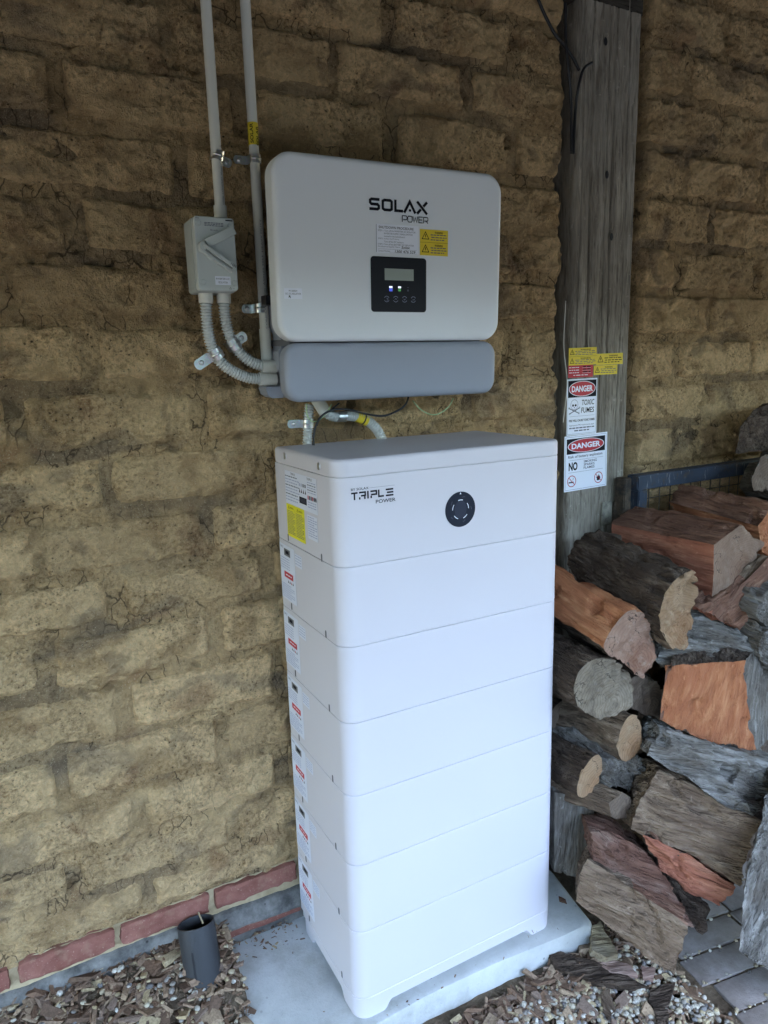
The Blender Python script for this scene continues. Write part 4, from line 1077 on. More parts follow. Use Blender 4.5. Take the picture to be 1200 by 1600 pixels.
p = Print(); p.text('I ON', .0, .0, .010, .0045, 'ink', .01, rot=-.55); p.build('print', iso, IB @ Matrix.Translation((.0195, -.0195, .0173)))
p = Print(); p.sheet(.0285, .0150, 'paper', .0004); p.text('INVERTER A.C', -.0125, .0015, .025, .0033, 'ink'); p.text('ISOLATOR', -.0085, -.0048, .017, .0033, 'ink'); p.build('name_label', iso, IB @ Matrix.Translation((.0085, -.0455, .0003)))
p = Print(); p.stroke([(-.002, 0), (.002, 0), (0, .0034)], .0005, 'ink', True); p.rect(.006, .0008, .004, .0007, 'inkgrey'); p.build('print', iso, IB @ Matrix.Translation((.0215, -.0600, .0001)))

# ------------------------------------------------------------------ flexible conduits
FY = -.045
def flexible(pts, y, r, label, fitA=None, fitB=None):
    P3 = [at(a, b_, y) for a, b_ in pts]; e_ = empty('flexible_conduit', P3[-1]); tag(e_, label, 'conduit', 'ribbed grey flexible conduits')
    T = Matrix.Translation(-e_.location)
    flex_obj('ribbed_tube', P3, r, M['flexc'], parent=e_).matrix_local = T
    for fit in (fitA, fitB):
        if fit: tube_obj('fitting', [at(*fit[0], y), at(*fit[0], y).lerp(at(*fit[1], y), .94), at(*fit[1], y)], [r*1.22, r*1.22, r*1.15], M['pvc'], e_, 18, T)
    return e_
flexible([(322, 470), (323, 500), (328, 532), (340, 560), (362, 579), (388, 590), (407, 592)], FY, .0108, 'outer ribbed conduit curving from the isolator to the inverter', ((321, 456), (322, 474)), ((405, 592), (431, 593)))
flexible([(350, 470), (352, 497), (359, 525), (373, 549), (392, 565), (412, 572)], FY, .0108, 'inner ribbed conduit curving from the isolator to the inverter', ((349, 456), (350, 474)), ((409, 572), (431, 573)))
flexible([(484, 632), (482, 650), (481, 672), (480, 700)], -.03, .0105, 'short upright ribbed conduit between inverter and cabinet')
fc = flexible([(500, 632), (510, 645), (524, 651), (545, 650), (565, 653), (580, 662), (592, 676), (600, 696)], -.05, .0108, 'ribbed conduit arching from under the inverter down behind the cabinet', ((494, 622), (509, 646)))
def ring_on(parent, pts, y, r, wd, mat, name):
    a, b_ = at(*pts[0], y), at(*pts[1], y); return tube_obj(name, [a, b_], r, mat, parent, 18, Matrix.Translation(-parent.location))
ring_on(fc, [(527, 651), (540, 650.5)], -.05, .0116, 0, M['galv'], 'metal_collar')
ring_on(fc, [(557, 651), (573, 657.5)], -.05, .0114, 0, M['yellow'], 'yellow_tag'); ring_on(fc, [(566.5, 654.7), (568.5, 655.6)], -.05, .0122, 0, M['black'], 'cable_tie')
saddle((338, 553), None, FY, .0108, .020, -1, 'saddle on the outer curved conduit, its tab pointing left', rot=-.55, tab=.026)
saddle((365, 538), None, FY, .0108, .020, 1, 'saddle on the inner curved conduit, its tab pointing right', rot=-.55, tab=.018)
saddle((481, 662), None, -.03, .0105, .017, -1, 'saddle with green backing just above the cabinet lid', tab=.022)
def wire(pts, y, r, mat, name, label, cat='cable'):
    o = tube_obj(name, resample(spline([at(a, b_, yy) for a, b_, yy in [(q[0], q[1], q[2] if len(q) > 2 else y) for q in pts]]), .004), r, mat, None, 8); tag(o, label, cat); return o
wire([(640, 615), (632, 634), (612, 646), (594, 650), (568, 646), (545, 640), (522, 640), (505, 648), (495, 662), (490, 680), (491, 700)], -.075, .0022, M['black'], 'black_cable', 'black cable looping under the inverter and down behind the cabinet')
wire([(530, 630), (515, 642), (500, 652), (493, 668), (488, 700)], -.07, .0018, M['black'], 'black_cable', 'thinner black cable hanging beside the upright ribbed conduit')
wire([(479, 630), (480, 648), (487, 658), (497, 657), (510, 645), (518, 632)], -.072, .0014, M['greenyellow'], 'earth_wire', 'green and white earth wire looped by the upright ribbed conduit', 'wire')
wire([(645, 626), (655, 638), (668, 646), (680, 648), (692, 643), (703, 633), (708, 622)], -.07, .0013, M['greenyellow'], 'earth_wire', 'pale green earth wire drooping under the right of the inverter', 'wire')
bm = bmesh.new(); box(bm, -.009, .009, -.001, .001, -.008, .008); gp = from_bm('green_plate', bm, None, [M['green']], Matrix.Translation(at(457, 662, -.012))); tag(gp, 'small green plate behind the saddle above the cabinet', 'plate')

# ------------------------------------------------------------------ blue steel frame on the wall behind the firewood
bf = empty('blue_frame', (1.03, -.06, .70)); tag(bf, 'worn blue steel frame with wire mesh behind the firewood', 'frame')
BT = Matrix.Translation(-bf.location)
def fbox(name, x0, x1, y0, y1, z0, z1, mat, bev=.003):
    bm = bmesh.new(); box(bm, x0, x1, y0, y1, z0, z1); bmesh.ops.bevel(bm, geom=bm.edges[:], offset=bev, segments=2, affect='EDGES'); return from_bm(name, bm, bf, [mat], BT, True, 40)
fbox('top_rail', 1.030, 2.2, -.075, -.035, .932, .972, M['blue'])
fbox('stile', 1.036, 1.072, -.074, -.036, .40, .9315, M['blue'])
fbox('hinge_post', 1.002, 1.030, -.055, -.020, .40, .965, M['rust'])
for k in range(19):
    x = 1.10+.043*k; tube_obj('mesh_wire', [(x, -.052, .934), (x+.004*math.sin(k), -.052, .40)], .0016, M['rust'], bf, 6, BT)
for z in (.90, .78, .66, .54): tube_obj('mesh_wire', [(1.073, -.049, z), (2.2, -.049, z)], .0014, M['rust'], bf, 6, BT)
hg = empty('steel_hinge', at(965, 803, -.02)); tag(hg, 'pale flaking steel hinge on the post beside the blue frame', 'hinge'); HT = Matrix.Translation(-hg.location)
bm = bmesh.new(); box(bm, .962, 1.000, -.016, -.010, .832, .898); bmesh.ops.bevel(bm, geom=bm.edges[:], offset=.0015, segments=1, affect='EDGES'); from_bm('plate', bm, hg, [M['hinge']], HT)
tube_obj('barrel', [(1.008, -.020, .835), (1.008, -.020, .895)], .009, M['rust'], hg, 12, HT)

# ------------------------------------------------------------------ firewood
def log(name, A, ext, label, sides, capA, capB='end_dark', amp=.006, grain=None, res=.0065, scaleB=1.0, seed=None, sharp=45, freq=18, smooth=None):
    smooth = (name == 'round_log') if smooth is None else smooth
    """A: outline of the near end (world points); ext: vector to the far end; sides: material per outline edge"""
    seed = seed if seed is not None else random.uniform(0, 90)
    A = [Vector(p) for p in A]; ext = Vector(ext); c = sum(A, Vector())/len(A)
    B = [c+(p-c)*scaleB+ext for p in A]
    gx = (Vector(grain) if grain else ext).normalized(); h_ = Vector((0, 0, 1)) if abs(gx.z) < .9 else Vector((0, 1, 0))
    gy = h_.cross(gx).normalized(); gzv = gx.cross(gy)
    org = c+ext*.5
    mw = Matrix(((gx.x, gy.x, gzv.x, org.x), (gx.y, gy.y, gzv.y, org.y), (gx.z, gy.z, gzv.z, org.z), (0, 0, 0, 1))); mi = mw.inverted()
    if isinstance(sides, str): sides = [sides]
    names = []
    def mi_(k):
        if k not in names: names.append(k)
        return names.index(k)
    n0 = len(A); ring = []; em = []
    for i in range(n0):
        L_ = (A[(i+1) % n0]-A[i]).length; m_ = max(1, int(L_/res))
        for k in range(m_): ring.append((i, k/m_)); em.append(mi_(sides[i % len(sides)]))
    def cr(P, i, t):
        a, b2, c2, d2 = P[(i-1) % n0], P[i], P[(i+1) % n0], P[(i+2) % n0]
        return .5*((2*b2)+(c2-a)*t+(2*a-5*b2+4*c2-d2)*t*t+(3*b2-a-3*c2+d2)*t**3)
    def loop(P): return [(cr(P, i, t) if smooth else P[i].lerp(P[(i+1) % n0], t*.999)) for i, t in ring]
    la, lb = loop(A), loop(B); nl = max(3, int(ext.length/res)); ca = sum(A, Vector())/n0; cbb = ca+ext
    bm = bmesh.new(); rows = []
    rc = max(2, int(max((p-ca).length for p in A)/res))
    for k in range(1, rc): rows.append(('a', [ca.lerp(p, k/rc) for p in la]))
    for k in range(nl+1): rows.append(('s', [a.lerp(b_, k/nl) for a, b_ in zip(la, lb)]))
    for k in range(rc-1, 0, -1): rows.append(('b', [cbb.lerp(p, k/rc) for p in lb]))
    vr = [[bm.verts.new(p) for p in r_] for _, r_ in rows]; n = len(la); rows_kind = [q[0] for q in rows]+['a', 'b']; vk = [q for q in range(len(rows)) for _ in range(n)]+[len(rows), len(rows)+1]; ma, mb = mi_(capA), mi_(capB)
    for j in range(len(rows)-1):
        kind = rows[j][0] if rows[j][0] != 's' or rows[j+1][0] == 's' else 'b'
        if rows[j][0] == 'a': kind = 'a'
        for i in range(n):
            f = bm.faces.new((vr[j][i], vr[j][(i+1) % n], vr[j+1][(i+1) % n], vr[j+1][i])); f.material_index = ma if kind == 'a' else mb if kind == 'b' else em[i]
    for rw, cc, m_ in ((vr[0], ca, ma), (vr[-1], cbb, mb)):
        v0 = bm.verts.new(cc)
        for i in range(n): bm.faces.new((rw[i], rw[(i+1) % n], v0)).material_index = m_
    bmesh.ops.recalc_face_normals(bm, faces=bm.faces); bm.normal_update()
    V = np.array([v_.co[:] for v_ in bm.verts]); N = np.array([v_.normal[:] for v_ in bm.verts])
    Lc = np.array([(mi @ v_.co)[:] for v_ in bm.verts])
    fx, fy, fz = Lc[:, 0], Lc[:, 1], Lc[:, 2]
    d = 1.35*amp*(fbm(fx*freq*.35+seed, fy*freq+seed*2, fz*freq, 4, .55)+.5*fbm(fx*freq*.3, fy*freq*3.3+seed, fz*freq*3.3, 3))
    # torn fibres and bark furrows: ridges that run with the grain, only on the long faces
    wv = .012*fbm(fx*9+seed, fy*9, fz*9, 2)
    rd = np.abs(noise3(fx*freq*.30+seed, (fy+wv)*freq*3.6, (fz+wv)*freq*3.6)); r2 = np.abs(noise3(fx*freq*.9+seed*3, (fy+wv)*freq*7.5, (fz+wv)*freq*7.5))
    long_ = np.array([1.0 if rows_kind[k_] == 's' else .12 for k_ in vk])
    d = d+long_*amp*(.9*np.minimum(rd*2.2, .6)+.35*r2)-long_*amp*.5
    # chips knocked off the arrises
    d = d-amp*1.6*sstep(.30, .62, fbm(fx*16+seed*5, fy*16, fz*16, 2))
    isA = np.zeros(len(V), bool)
    d3 = N*d[:, None]
    V2 = V+d3
    for v_, q in zip(bm.verts, V2): v_.co = mi @ Vector(q)
    me = bpy.data.meshes.new(name); bm.to_mesh(me); bm.free()
    o = link(name, me, None, [M[k] for k in names], mw, True); me.set_sharp_from_angle(angle=math.radians(sharp))
    tag(o, label, 'firewood', 'firewood in the pile'); return o
def PX(pts, Y):
    return [at(p[0], p[1], p[2] if len(p) > 2 else Y) for p in pts]
def circ(px, py, rx, ry, Y, n=18, jit=.05, seed=1):
    r = random.Random(seed); return [at(px+rx*(1+r.uniform(-jit, jit))*math.cos(2*math.pi*k/n), py+ry*(1+r.uniform(-jit, jit))*math.sin(2*math.pi*k/n), Y) for k in range(n)]
FL = 'split_log'
# upper right
log(FL, PX([(1150, 708), (1157, 668), (1178, 640), (1203, 630), (1235, 640), (1255, 705)], -.17), (.15, .085, .0), 'dark half-round log on top of the pile at the right edge, above the frame', ['bark', 'bark', 'bark', 'bark', 'bark', 'brownwood'], 'bark', amp=.004)  # cap given dark bark colour in place of the shade falling on it
log(FL, PX([(1178, 765), (1175, 748), (1190, 712), (1225, 703), (1255, 740), (1250, 772)], -.22), (.15, .09, .0), 'rough grey log end at the right edge under the half-round log', 'grey_wood', 'end_dark', amp=.006)
log('split_log', PX([(1184, 822), (1205, 790), (1245, 800), (1250, 860), (1215, 870), (1192, 866)], -.34), (-.02, .25, .025), 'brown log with orange split side behind the big red block', ['brownwood', 'brownwood', 'bark', 'bark', 'orange', 'orange'], 'orange', amp=.009)
log('split_log', PX([(1116, 851), (1158, 820), (1193, 848), (1179, 888), (1142, 924), (1113, 936)], -.37), (-.02, .30, .0), 'big red split block on top of the pile with a flat sawn end', ['brownwood', 'brown_bark', 'brown_bark', 'brown_bark', 'brown_bark', 'redwood'], 'end_brown', amp=.004, res=.006)
log('split_log', PX([(1086, 893), (1085, 950), (1072, 1014), (1058, 1013), (1042, 1003), (1032, 980), (1033, 950), (1042, 922), (1060, 902)], -.40), (-.02, .27, .045), 'dark bark half log with tan cut end under the red block', ['brown_bark', 'brown_bark', 'brown_bark', 'brown_bark', 'bark', 'bark', 'bark', 'bark', 'bark'], 'end_tan', amp=.008, res=.006, smooth=True, freq=24)
log('split_log', PX([(985, 953), (1010, 968), (1024, 1003), (1019, 1038), (1001, 1060), (975, 1037), (944, 1014), (955, 985)], -.37), (-.01, .30, .055), 'big orange split log whose pink end shows, just right of the cabinet', ['orange', 'grey_wood', 'brown_bark', 'brown_bark', 'bark', 'bark', 'orange', 'orange'], 'end_red', amp=.007, res=.006, smooth=True)
log('round_log', circ(944, 1077, 47, 48, -.37, 22, .03, 3), (-.005, .30, .01), 'round log with a grey sawn end beside the cabinet', 'bark', 'end_grey', amp=.006, res=.006)
log('round_log', circ(1005, 1085, 30, 30, -.34, 16, .08, 4), (-.02, .2, .01), 'small dark reddish log end left of the orange block', 'bark', 'end_dark', amp=.006)
log('round_log', PX([(988, 1117), (1000, 1128), (1003, 1150), (995, 1178), (978, 1190), (966, 1178), (968, 1150), (976, 1127)], -.37), (-.04, .30, -.02), 'smooth brown log with a tan end below the round grey log', 'brown_bark', 'end_tan', amp=.004, res=.0065)
log('round_log', PX([(936, 1180), (941, 1195), (934, 1224), (917, 1243), (904, 1243), (902, 1228), (911, 1204), (925, 1184)], -.36), (-.01, .28, -.02), 'dark brown log with an orange core end, low beside the cabinet', 'bark', 'end_tan', amp=.004, res=.0065)
log('split_log', PX([(938, 1195), (962, 1183), (995, 1185), (1012, 1206), (1004, 1226), (985, 1238), (960, 1228), (940, 1218)], -.36), (-.02, .2, .02), 'knobbly grey log deep in the gap below the smooth brown log', 'grey_wood', 'grey_wood', amp=.012, freq=30)
log('split_log', PX([(975, 1238), (988, 1250), (978, 1278), (955, 1277), (952, 1255)], -.40), (-.10, .18, .02), 'short dark brown stick below the knobbly grey log', 'brown_bark', 'end_dark', amp=.005)
log('split_log', PX([(866, 1238), (905, 1245), (930, 1262), (924, 1300), (914, 1340), (904, 1372), (866, 1362)], -.31), (.025, .07, .0), 'flat grey board-like log standing beside the cabinet', 'grey_wood', 'grey_wood', amp=.003, grain=(.1, 0, 1))
# middle right
log('split_log', PX([(1025, 1030, -.36), (1052, 985, -.36), (1098, 958, -.36), (1150, 985, -.40), (1180, 1015, -.43), (1186, 1037, -.44), (1120, 1040, -.42), (1040, 1048, -.38)], -.4), (.05, .16, .02), 'blue-grey weathered log lying behind the orange block', 'grey_wood', 'grey_wood', amp=.010, grain=(1, -.5, -.25))
log('split_log', PX([(1090, 948), (1128, 935), (1168, 905), (1200, 870), (1216, 900), (1190, 945), (1150, 982), (1118, 966)], -.39), (.0, .2, .02), 'red-brown split log wedged under the big red block', ['brownwood', 'brownwood', 'brown_bark', 'brown_bark', 'brown_bark', 'brownwood', 'redwood', 'redwood'], 'brownwood', amp=.009, grain=(1, 0, .6))
log('round_log', PX([(1182, 962), (1190, 932), (1215, 918), (1250, 935), (1245, 975), (1205, 978)], -.43), (0, .2, .02), 'grey log end at the right edge, upper of two', 'grey_wood', 'grey_wood', amp=.010)
log('round_log', PX([(1186, 1020), (1195, 988), (1225, 980), (1255, 1000), (1250, 1060), (1205, 1050)], -.45), (0, .2, .02), 'rough blue-grey log end at the right edge, lower of two', 'grey_wood', 'grey_wood', amp=.012, freq=34)
log('split_log', PX([(1040, 1040, -.40), (1100, 1036, -.425), (1164, 1032, -.455), (1172, 1120, -.46), (1182, 1176, -.47), (1115, 1160, -.435), (1070, 1145, -.41), (1030, 1126, -.395)], -.4), (.13, .035, .012), 'bright orange sawn block with a grey weathered right side', ['bark', 'bark', 'grey_wood', 'grey_wood', 'bark', 'bark', 'bark', 'brownwood'], 'orange', amp=.004, grain=(.3, .2, 1), res=.006)
log('split_log', PX([(1032, 1138, -.40), (1110, 1160, -.45), (1205, 1188, -.50), (1240, 1215, -.52), (1180, 1278, -.56), (1135, 1262, -.52), (1070, 1212, -.46), (1012, 1180, -.41)], -.4), (.05, .09, -.02), 'long grey weathered log below the orange block', 'grey_wood', 'grey_wood', amp=.009, grain=(1, -.5, -.3))
log('split_log', PX([(1030, 1203, -.42), (1105, 1238, -.48), (1183, 1283, -.56), (1170, 1330, -.57), (1155, 1384, -.58), (1075, 1335, -.50), (985, 1297, -.43), (1000, 1250, -.425)], -.4), (.045, .075, -.025), 'broad tan rough-barked slab lying across the lower pile', ['tan_wood', 'tan_wood', 'tan_wood', 'tan_wood', 'brownwood', 'brownwood', 'tan_wood', 'tan_wood'], 'tan_wood', amp=.008, grain=(1, -.75, -.35), freq=22)
log('split_log', PX([(1000, 1300, -.44), (1075, 1335, -.50), (1148, 1386, -.57), (1127, 1419, -.57), (1085, 1398, -.53), (1030, 1352, -.46)], -.4), (.06, .07, -.03), 'dark split log with a red lower end under the tan slab', ['bark', 'redwood', 'brownwood', 'redwood', 'bark', 'bark'], 'redwood', amp=.010, grain=(1, -.75, -.45))
log('split_log', PX([(1040, 1360, -.47), (1085, 1400, -.53), (1108, 1430, -.56), (1095, 1455, -.565), (1065, 1432, -.53), (1030, 1385, -.47)], -.4), (.04, .06, -.01), 'black splintered stick under the red-ended log', 'bark', 'bark', amp=.012, grain=(1, -.75, -.6), freq=40)
log('split_log', PX([(922, 1300, -.40), (952, 1297, -.40), (1013, 1336, -.45), (1050, 1392, -.51), (1082, 1447, -.565), (1040, 1425, -.53), (985, 1385, -.47), (926, 1345, -.41)], -.4), (.05, .07, -.02), 'mottled purple-grey split log above the bottom log', ['purple', 'purple', 'brownwood', 'bark', 'bark', 'purple', 'purple', 'purple'], 'purple', amp=.006, grain=(1, -.75, -.5))
log('split_log', PX([(918, 1343, -.41), (990, 1388, -.49), (1073, 1447, -.58), (1066, 1490, -.59), (1053, 1528, -.595), (985, 1474, -.51), (900, 1408, -.42), (904, 1370, -.415)], -.4), (.055, .055, -.012), 'lowest brown log with a green moss patch, beside the slab', ['brown_bark', 'brownwood', 'end_red', 'end_red', 'brown_bark', 'brown_bark', 'brown_bark', 'brown_bark'], 'mossy', amp=.005, grain=(1, -.75, -.45))
log('round_log', PX([(1210, 1235, -.58), (1188, 1295, -.60), (1167, 1370, -.63), (1160, 1440, -.645), (1159, 1490, -.655), (1210, 1518, -.70), (1300, 1540, -.74), (1310, 1240, -.62)], -.4), (.17, .08, .0), 'tall pale grey log standing upright at the right edge on the pavers', 'grey_wood', 'grey_wood', amp=.006, grain=(.35, -.1, .6), freq=26)
# deeper logs that close the gaps
for k, (x, y, rx, ry, Yd, mt) in enumerate(((1035, 1120, 40, 45, -.22, 'bark'), (1090, 1180, 50, 50, -.26, 'bark'), (1000, 1290, 45, 45, -.25, 'bark'), (1060, 1330, 55, 40, -.3, 'brown_bark'), (960, 1320, 40, 40, -.25, 'bark'), (1170, 1110, 50, 55, -.28, 'bark'), (1160, 1330, 50, 50, -.38, 'bark'), (1210, 1200, 50, 50, -.34, 'bark'), (1030, 900, 40, 40, -.2, 'bark'), (905, 1130, 45, 45, -.2, 'bark'), (1200, 900, 45, 45, -.22, 'bark'), (1130, 1030, 40, 40, -.24, 'bark'), (1040, 1220, 45, 35, -.28, 'bark'), (1000, 1180, 40, 40, -.24, 'bark'))):
    L_ = 'dark log deep in the pile, '+('left of the orange block', 'below the orange block', 'behind the purple-grey split log', 'behind the tan slab', 'behind the flat grey board-like log', 'right of the orange block', 'behind the upright grey log', 'at the right edge below the orange block', 'behind the dark bark half log', 'behind the smooth brown log', 'under the orange-sided brown log', 'behind the blue-grey weathered log', 'above the tan slab', 'above the knobbly grey log')[k]
    log('round_log', circ(x, y, rx, ry, Yd, 14, .08, 30+k), (0, -Yd-.09, .0), L_, mt, 'end_dark', amp=.008, res=.014)

# the stack goes on to the right, past the edge of the picture, and carries the topmost logs
for r_ in range(9):
    zc = .012+.113*r_; yn = -.42+.022*r_; xs0 = at(1212, 1330-80*r_, yn).x+(.085 if r_ < 7 else .16)
    for c_ in range(5-(r_ > 4)):
        cx_ = xs0+.122*c_+.03*(r_ % 2); rr_ = .056+.006*math.sin(3*r_+5*c_)
        ring_ = [Vector((cx_+rr_*math.cos(2*math.pi*k/14)*(1+.07*math.sin(3*k+r_)), yn+.03*math.sin(c_*2+r_), zc+rr_*math.sin(2*math.pi*k/14)*(1+.07*math.cos(2*k+c_)))) for k in range(14)]
        log('round_log', ring_, (0, .32-.022*r_, 0), 'firewood log of the stack beyond the right edge of the picture', ('bark', 'brown_bark', 'grey_wood')[(r_+c_) % 3], ('end_brown', 'end_tan', 'end_grey')[(r_*2+c_) % 3], amp=.006, res=.012)

# bark and wood scraps on the ground
def scrap(name, pts, y0s, th, mat, label, amp=.003, grain=(1, -.4, 0)):
    A = [at(p[0], p[1], y_) for p, y_ in zip(pts, y0s)]
    o = log(name, A, th, label, mat, mat, mat, amp=amp, grain=grain, res=.006, freq=30); o['category'] = 'wood scrap'; o['group'] = 'loose scraps of wood and bark'; return o
def gy(px, py, z=-.035):
    d = fw+rt*(px-600)/FPX-up*(py-800)/FPX; return (CAM+d*((z-CAM[2])/d[2]))[1]
def scrapg(name, pts, z, th, mat, label, **k): return scrap(name, pts, [gy(a, b_, z) for a, b_ in pts], th, mat, label, **k)
scrapg('wood_chunk', [(921, 1448), (938, 1440), (950, 1462), (966, 1490), (948, 1496), (925, 1484)], -.015, (.0, .006, -.022), 'pale_chip', 'small pale yellow wood chunk between the slab and the lowest log')
scrapg('bark_scrap', [(924, 1488), (945, 1492), (980, 1506), (998, 1525), (960, 1520), (930, 1505)], -.030, (0, .002, -.012), 'pinkbark', 'pink sheet of bark beside the lowest log')
scrapg('bark_scrap', [(858, 1492), (876, 1486), (930, 1500), (985, 1526), (1015, 1540), (985, 1544), (930, 1534), (868, 1512)], -.030, (0, .002, -.014), 'bark', 'long dark bark strip in front of the concrete slab')
scrapg('bark_scrap', [(1000, 1505), (1025, 1512), (1022, 1530), (1005, 1530)], -.033, (0, .002, -.01), 'pinkbark', 'small pink bark piece under the end of the lowest log')
scrapg('bark_scrap', [(1015, 1545), (1055, 1535), (1045, 1570), (1012, 1572)], -.034, (0, .002, -.01), 'bark', 'dark bark flake near the pavers')
scrapg('bark_scrap', [(940, 1550), (952, 1545), (962, 1578), (950, 1595), (942, 1580)], -.034, (0, .002, -.008), 'brown_bark', 'upright brown bark flake among the pebbles', grain=(.2, 1, 0))
scrapg('bark_scrap', [(1020, 1570), (1045, 1578), (1048, 1606), (1030, 1606)], -.034, (0, .002, -.008), 'bark', 'dark bark flake at the bottom edge among the pebbles')
scrapg('bark_scrap', [(108, 1556), (132, 1553), (134, 1600), (108, 1602)], .032, (0, .004, -.016), 'brown_bark', 'square-ended brown stick by the wall at bottom left', grain=(.2, 1, 0))
scrapg('bark_scrap', [(280, 1488), (288, 1484), (290, 1540), (282, 1552)], .02, (0, .003, -.01), 'brown_bark', 'thin brown stick standing left of the black pipe', grain=(.2, 1, .5))
lf = scrapg('dry_leaf', [(873, 1400), (884, 1405), (886, 1412), (874, 1408)], .004, (0, 0, -.002), 'brownwood', 'curled brown leaf on the slab at the right of the cabinet', amp=.001)

# ------------------------------------------------------------------ black pipe stub
pb = Vector((-.222, -.108, -.02)); pt = Vector((-.222, -.058, .135)); R_ = .0385
ag = empty('black_pipe', pb); tag(ag, 'open black plastic pipe stub standing in the mulch left of the slab', 'pipe')
ax = (pt-pb).normalized(); AM = ax.to_track_quat('Z', 'Y').to_matrix().to_4x4(); HL = (pt-pb).length
bm = bmesh.new(); n = 36
def circ3(r, z): return [(r*math.cos(2*math.pi*k/n)*(1+.02*math.sin(2*2*math.pi*k/n)), r*math.sin(2*math.pi*k/n), z+.002*math.sin(2*math.pi*k/n+1)*(z > .1)) for k in range(n)]
rings = [circ3(R_, -.03), circ3(R_*1.01, HL*.3), circ3(R_*.995, HL*.6), circ3(R_, HL*.97), circ3(R_*.985, HL), circ3(R_*.92, HL), circ3(R_*.90, HL*.95), circ3(R_*.9, HL*.4), circ3(R_*.9, 0)]
loft_rings(bm, rings, False, False); from_bm('tube', bm, ag, [M['ag']], AM, True, 60)
bm = bmesh.new(); bmesh.ops.create_circle(bm, cap_ends=True, radius=R_*.9, segments=24); from_bm('inside_bottom', bm, ag, [M['black']], AM @ Matrix.Translation((0, 0, .03)))
# drainage slot facing the viewer
sdir = at(298, 1510, -.1); ang = None
bm = bmesh.new(); a_ = math.radians(242)
# slot curved on the surface: angle measured in the pipe frame
ci = AM.inverted() @ (Vector(CAM)-pb); ang = math.atan2(ci.y, ci.x)-.42
rows = []
for k in range(2):
    rows.append([((R_*1.013)*math.cos(ang+(k-.5)*.11), (R_*1.013)*math.sin(ang+(k-.5)*.11), z) for z in (HL*.40, HL*.74)])
vs_ = [bm.verts.new(q) for q in (rows[0][0], rows[1][0], rows[1][1], rows[0][1])]; bm.faces.new(vs_); from_bm('slot', bm, ag, [M['black']], AM)
sk = tube_obj('dry_stick', [pt+Vector((.012, -.016, .003)), pt+Vector((.008, .004, .018))], .0018, M['pale_chip'], None, 6); tag(sk, 'short pale stick lying in the mouth of the black pipe', 'stick')

# ------------------------------------------------------------------ pebbles and bark mulch
def scatter(name, count, maker, region, mat, label, cat):
    V = []; F = []; base = 0
    for _ in range(count):
        q = region()
        if q is None: continue
        v_, f_ = maker(q)
        V.append(v_); F.extend([[i+base for i in t] for t in f_]); base += len(v_)
    me = bpy.data.meshes.new(name); me.from_pydata(np.concatenate(V).tolist(), [], F); me.update()
    o = link(name, me, None, [mat], None, True); tag(o, label, cat, None, 'stuff'); return o
bm = bmesh.new(); bmesh.ops.create_icosphere(bm, subdivisions=2, radius=1); ICO = np.array([v_.co[:] for v_ in bm.verts]); ICF = [[v_.index for v_ in f.verts] for f in bm.faces]; bm.free()
def rot3():
    q = rng.normal(size=4); q /= np.linalg.norm(q); a, b_, c, d = q
    return np.array([[1-2*(c*c+d*d), 2*(b_*c-a*d), 2*(b_*d+a*c)], [2*(b_*c+a*d), 1-2*(b_*b_+d*d), 2*(c*d-a*b_)], [2*(b_*d-a*c), 2*(c*d+a*b_), 1-2*(b_*b_+c*c)]])
def inslab(x, y): return -.150 < x < .64 and y > -.385
def pebble(q):
    x, y, s = q; r = np.array([1, rng.uniform(.65, .95), rng.uniform(.45, .75)])*s
    P_ = ICO*(1+.16*noise3(ICO[:, 0]*1.3+x*50, ICO[:, 1]*1.3+y*50, ICO[:, 2]*1.3))[:, None]*r
    a = rng.uniform(0, 6.28); c, s2 = math.cos(a), math.sin(a); t = rng.normal(0, .25)
    P_ = P_ @ np.array([[c, -s2, 0], [s2, c, 0], [0, 0, 1]]).T @ np.array([[1, 0, 0], [0, math.cos(t), -math.sin(t)], [0, math.sin(t), math.cos(t)]]).T
    return P_+np.array([x, y, float(gz(x, y))+s*rng.uniform(.3, .9)+.003]), ICF
def reg_peb():
    z = rng.random()
    if z < .78:   # drift of pebbles in front of the slab
        x = rng.uniform(.10, .80); y = rng.uniform(-.72, -.36)
        dens = sstep(-.40, -.48, y)*(.35+.9*float(sstep(-.15, .35, fbm(np.float64(x*9), np.float64(y*9), np.float64(0), 2))))
        if x > .70+.06*(y+.6): return None
    else:
        x = rng.uniform(-.75, -.13); y = rng.uniform(-.45, -.015); dens = .22
    if inslab(x, y) or rng.random() > dens: return None
    return x, y, rng.uniform(.0034, .0078)
scatter('pebbles', 9500, pebble, reg_peb, M['pebbles'], 'small white and tan pebbles strewn over the mulch', 'pebbles')
CHB = np.array([(-1, -1, -1), (1, -.7, -1), (1, .8, -1), (-.9, 1, -1), (-1, -.8, 1), (.9, -.8, 1), (1, .7, 1), (-1, .9, 1)], float)
CHF = [[3, 2, 1, 0], [4, 5, 6, 7], [0, 1, 5, 4], [1, 2, 6, 5], [2, 3, 7, 6], [3, 0, 4, 7]]
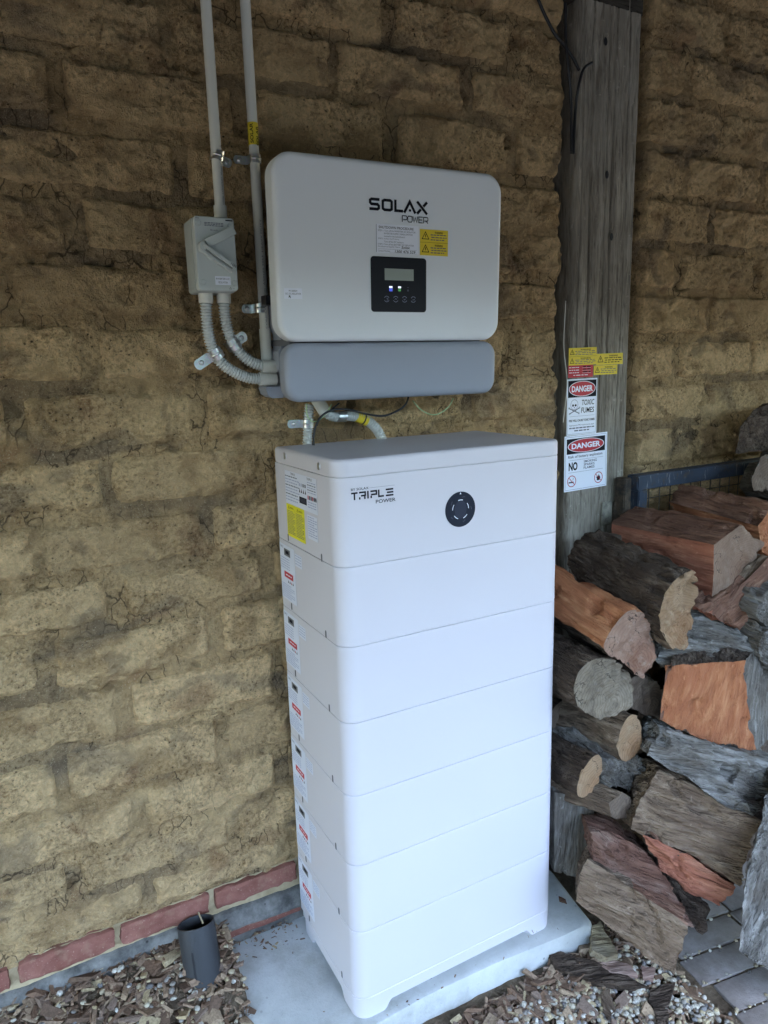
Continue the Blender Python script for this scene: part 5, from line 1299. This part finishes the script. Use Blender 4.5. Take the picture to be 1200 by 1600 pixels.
def chip(q):
    x, y, s = q; r = np.array([s, s*(rng.uniform(.3, .65) if rng.random() < .5 else rng.uniform(.10, .25)), s*rng.uniform(.08, .2)])
    P_ = CHB*(1+rng.uniform(-.28, .28, (8, 3)))*r; a = rng.uniform(0, 6.28); c, s2 = math.cos(a), math.sin(a); t1, t2 = rng.normal(0, .3, 2)
    P_ = P_ @ np.array([[1, 0, 0], [0, math.cos(t1), -math.sin(t1)], [0, math.sin(t1), math.cos(t1)]]).T @ np.array([[math.cos(t2), 0, math.sin(t2)], [0, 1, 0], [-math.sin(t2), 0, math.cos(t2)]]).T @ np.array([[c, -s2, 0], [s2, c, 0], [0, 0, 1]]).T
    return P_+np.array([x, y, float(gz(x, y))+rng.uniform(.0, .010)]), CHF
def reg_chip():
    if rng.random() < .55: x = rng.uniform(-.05, .74); y = rng.uniform(-.78, -.35)
    else: x = rng.uniform(-.8, -.12); y = rng.uniform(-.55, -.012)
    if inslab(x, y) or x > .70+.06*(y+.6): return None
    if x > .1 and y < -.47 and rng.random() < .6: return None
    return x, y, (.003+.010*rng.random()**1.7 if rng.random() < .9 else rng.uniform(.014, .03))
ch = scatter('bark_mulch', 15000, chip, reg_chip, M['chips'], 'brown bark mulch and wood chips over the ground', 'mulch')
ch.data.polygons.foreach_set('use_smooth', [False]*len(ch.data.polygons))
# litter blown onto the slab
def litter(q):
    v_, f_ = chip(q); return v_+np.array([0, 0, .002+.003-float(gz(q[0], q[1]))]), f_
def reg_lit():
    if rng.random() < .7: return rng.uniform(-.13, .015), -.015-.07*rng.random()**2, rng.uniform(.002, .006)
    return rng.uniform(-.12, .6), rng.uniform(-.34, -.02) if rng.random() < .3 else -.355+.02*rng.random(), rng.uniform(.0015, .004)
scatter('slab_litter', 90, litter, reg_lit, M['chips'], 'crumbs of bark and soil lying on the concrete slab', 'litter')
# stray pebbles in the joints of the pavers
def reg_joint():
    r_ = rng.integers(-3, 8); u = rng.uniform(0, .5); v_ = r_*.073-.002+rng.normal(0, .004); p_ = o0+pd*u+pn*v_
    return p_.x, p_.y, rng.uniform(.0012, .0048)
scatter('joint_grit', 420, pebble, reg_joint, M['pebbles'], 'pale grit lying in the joints between the pavers', 'grit')
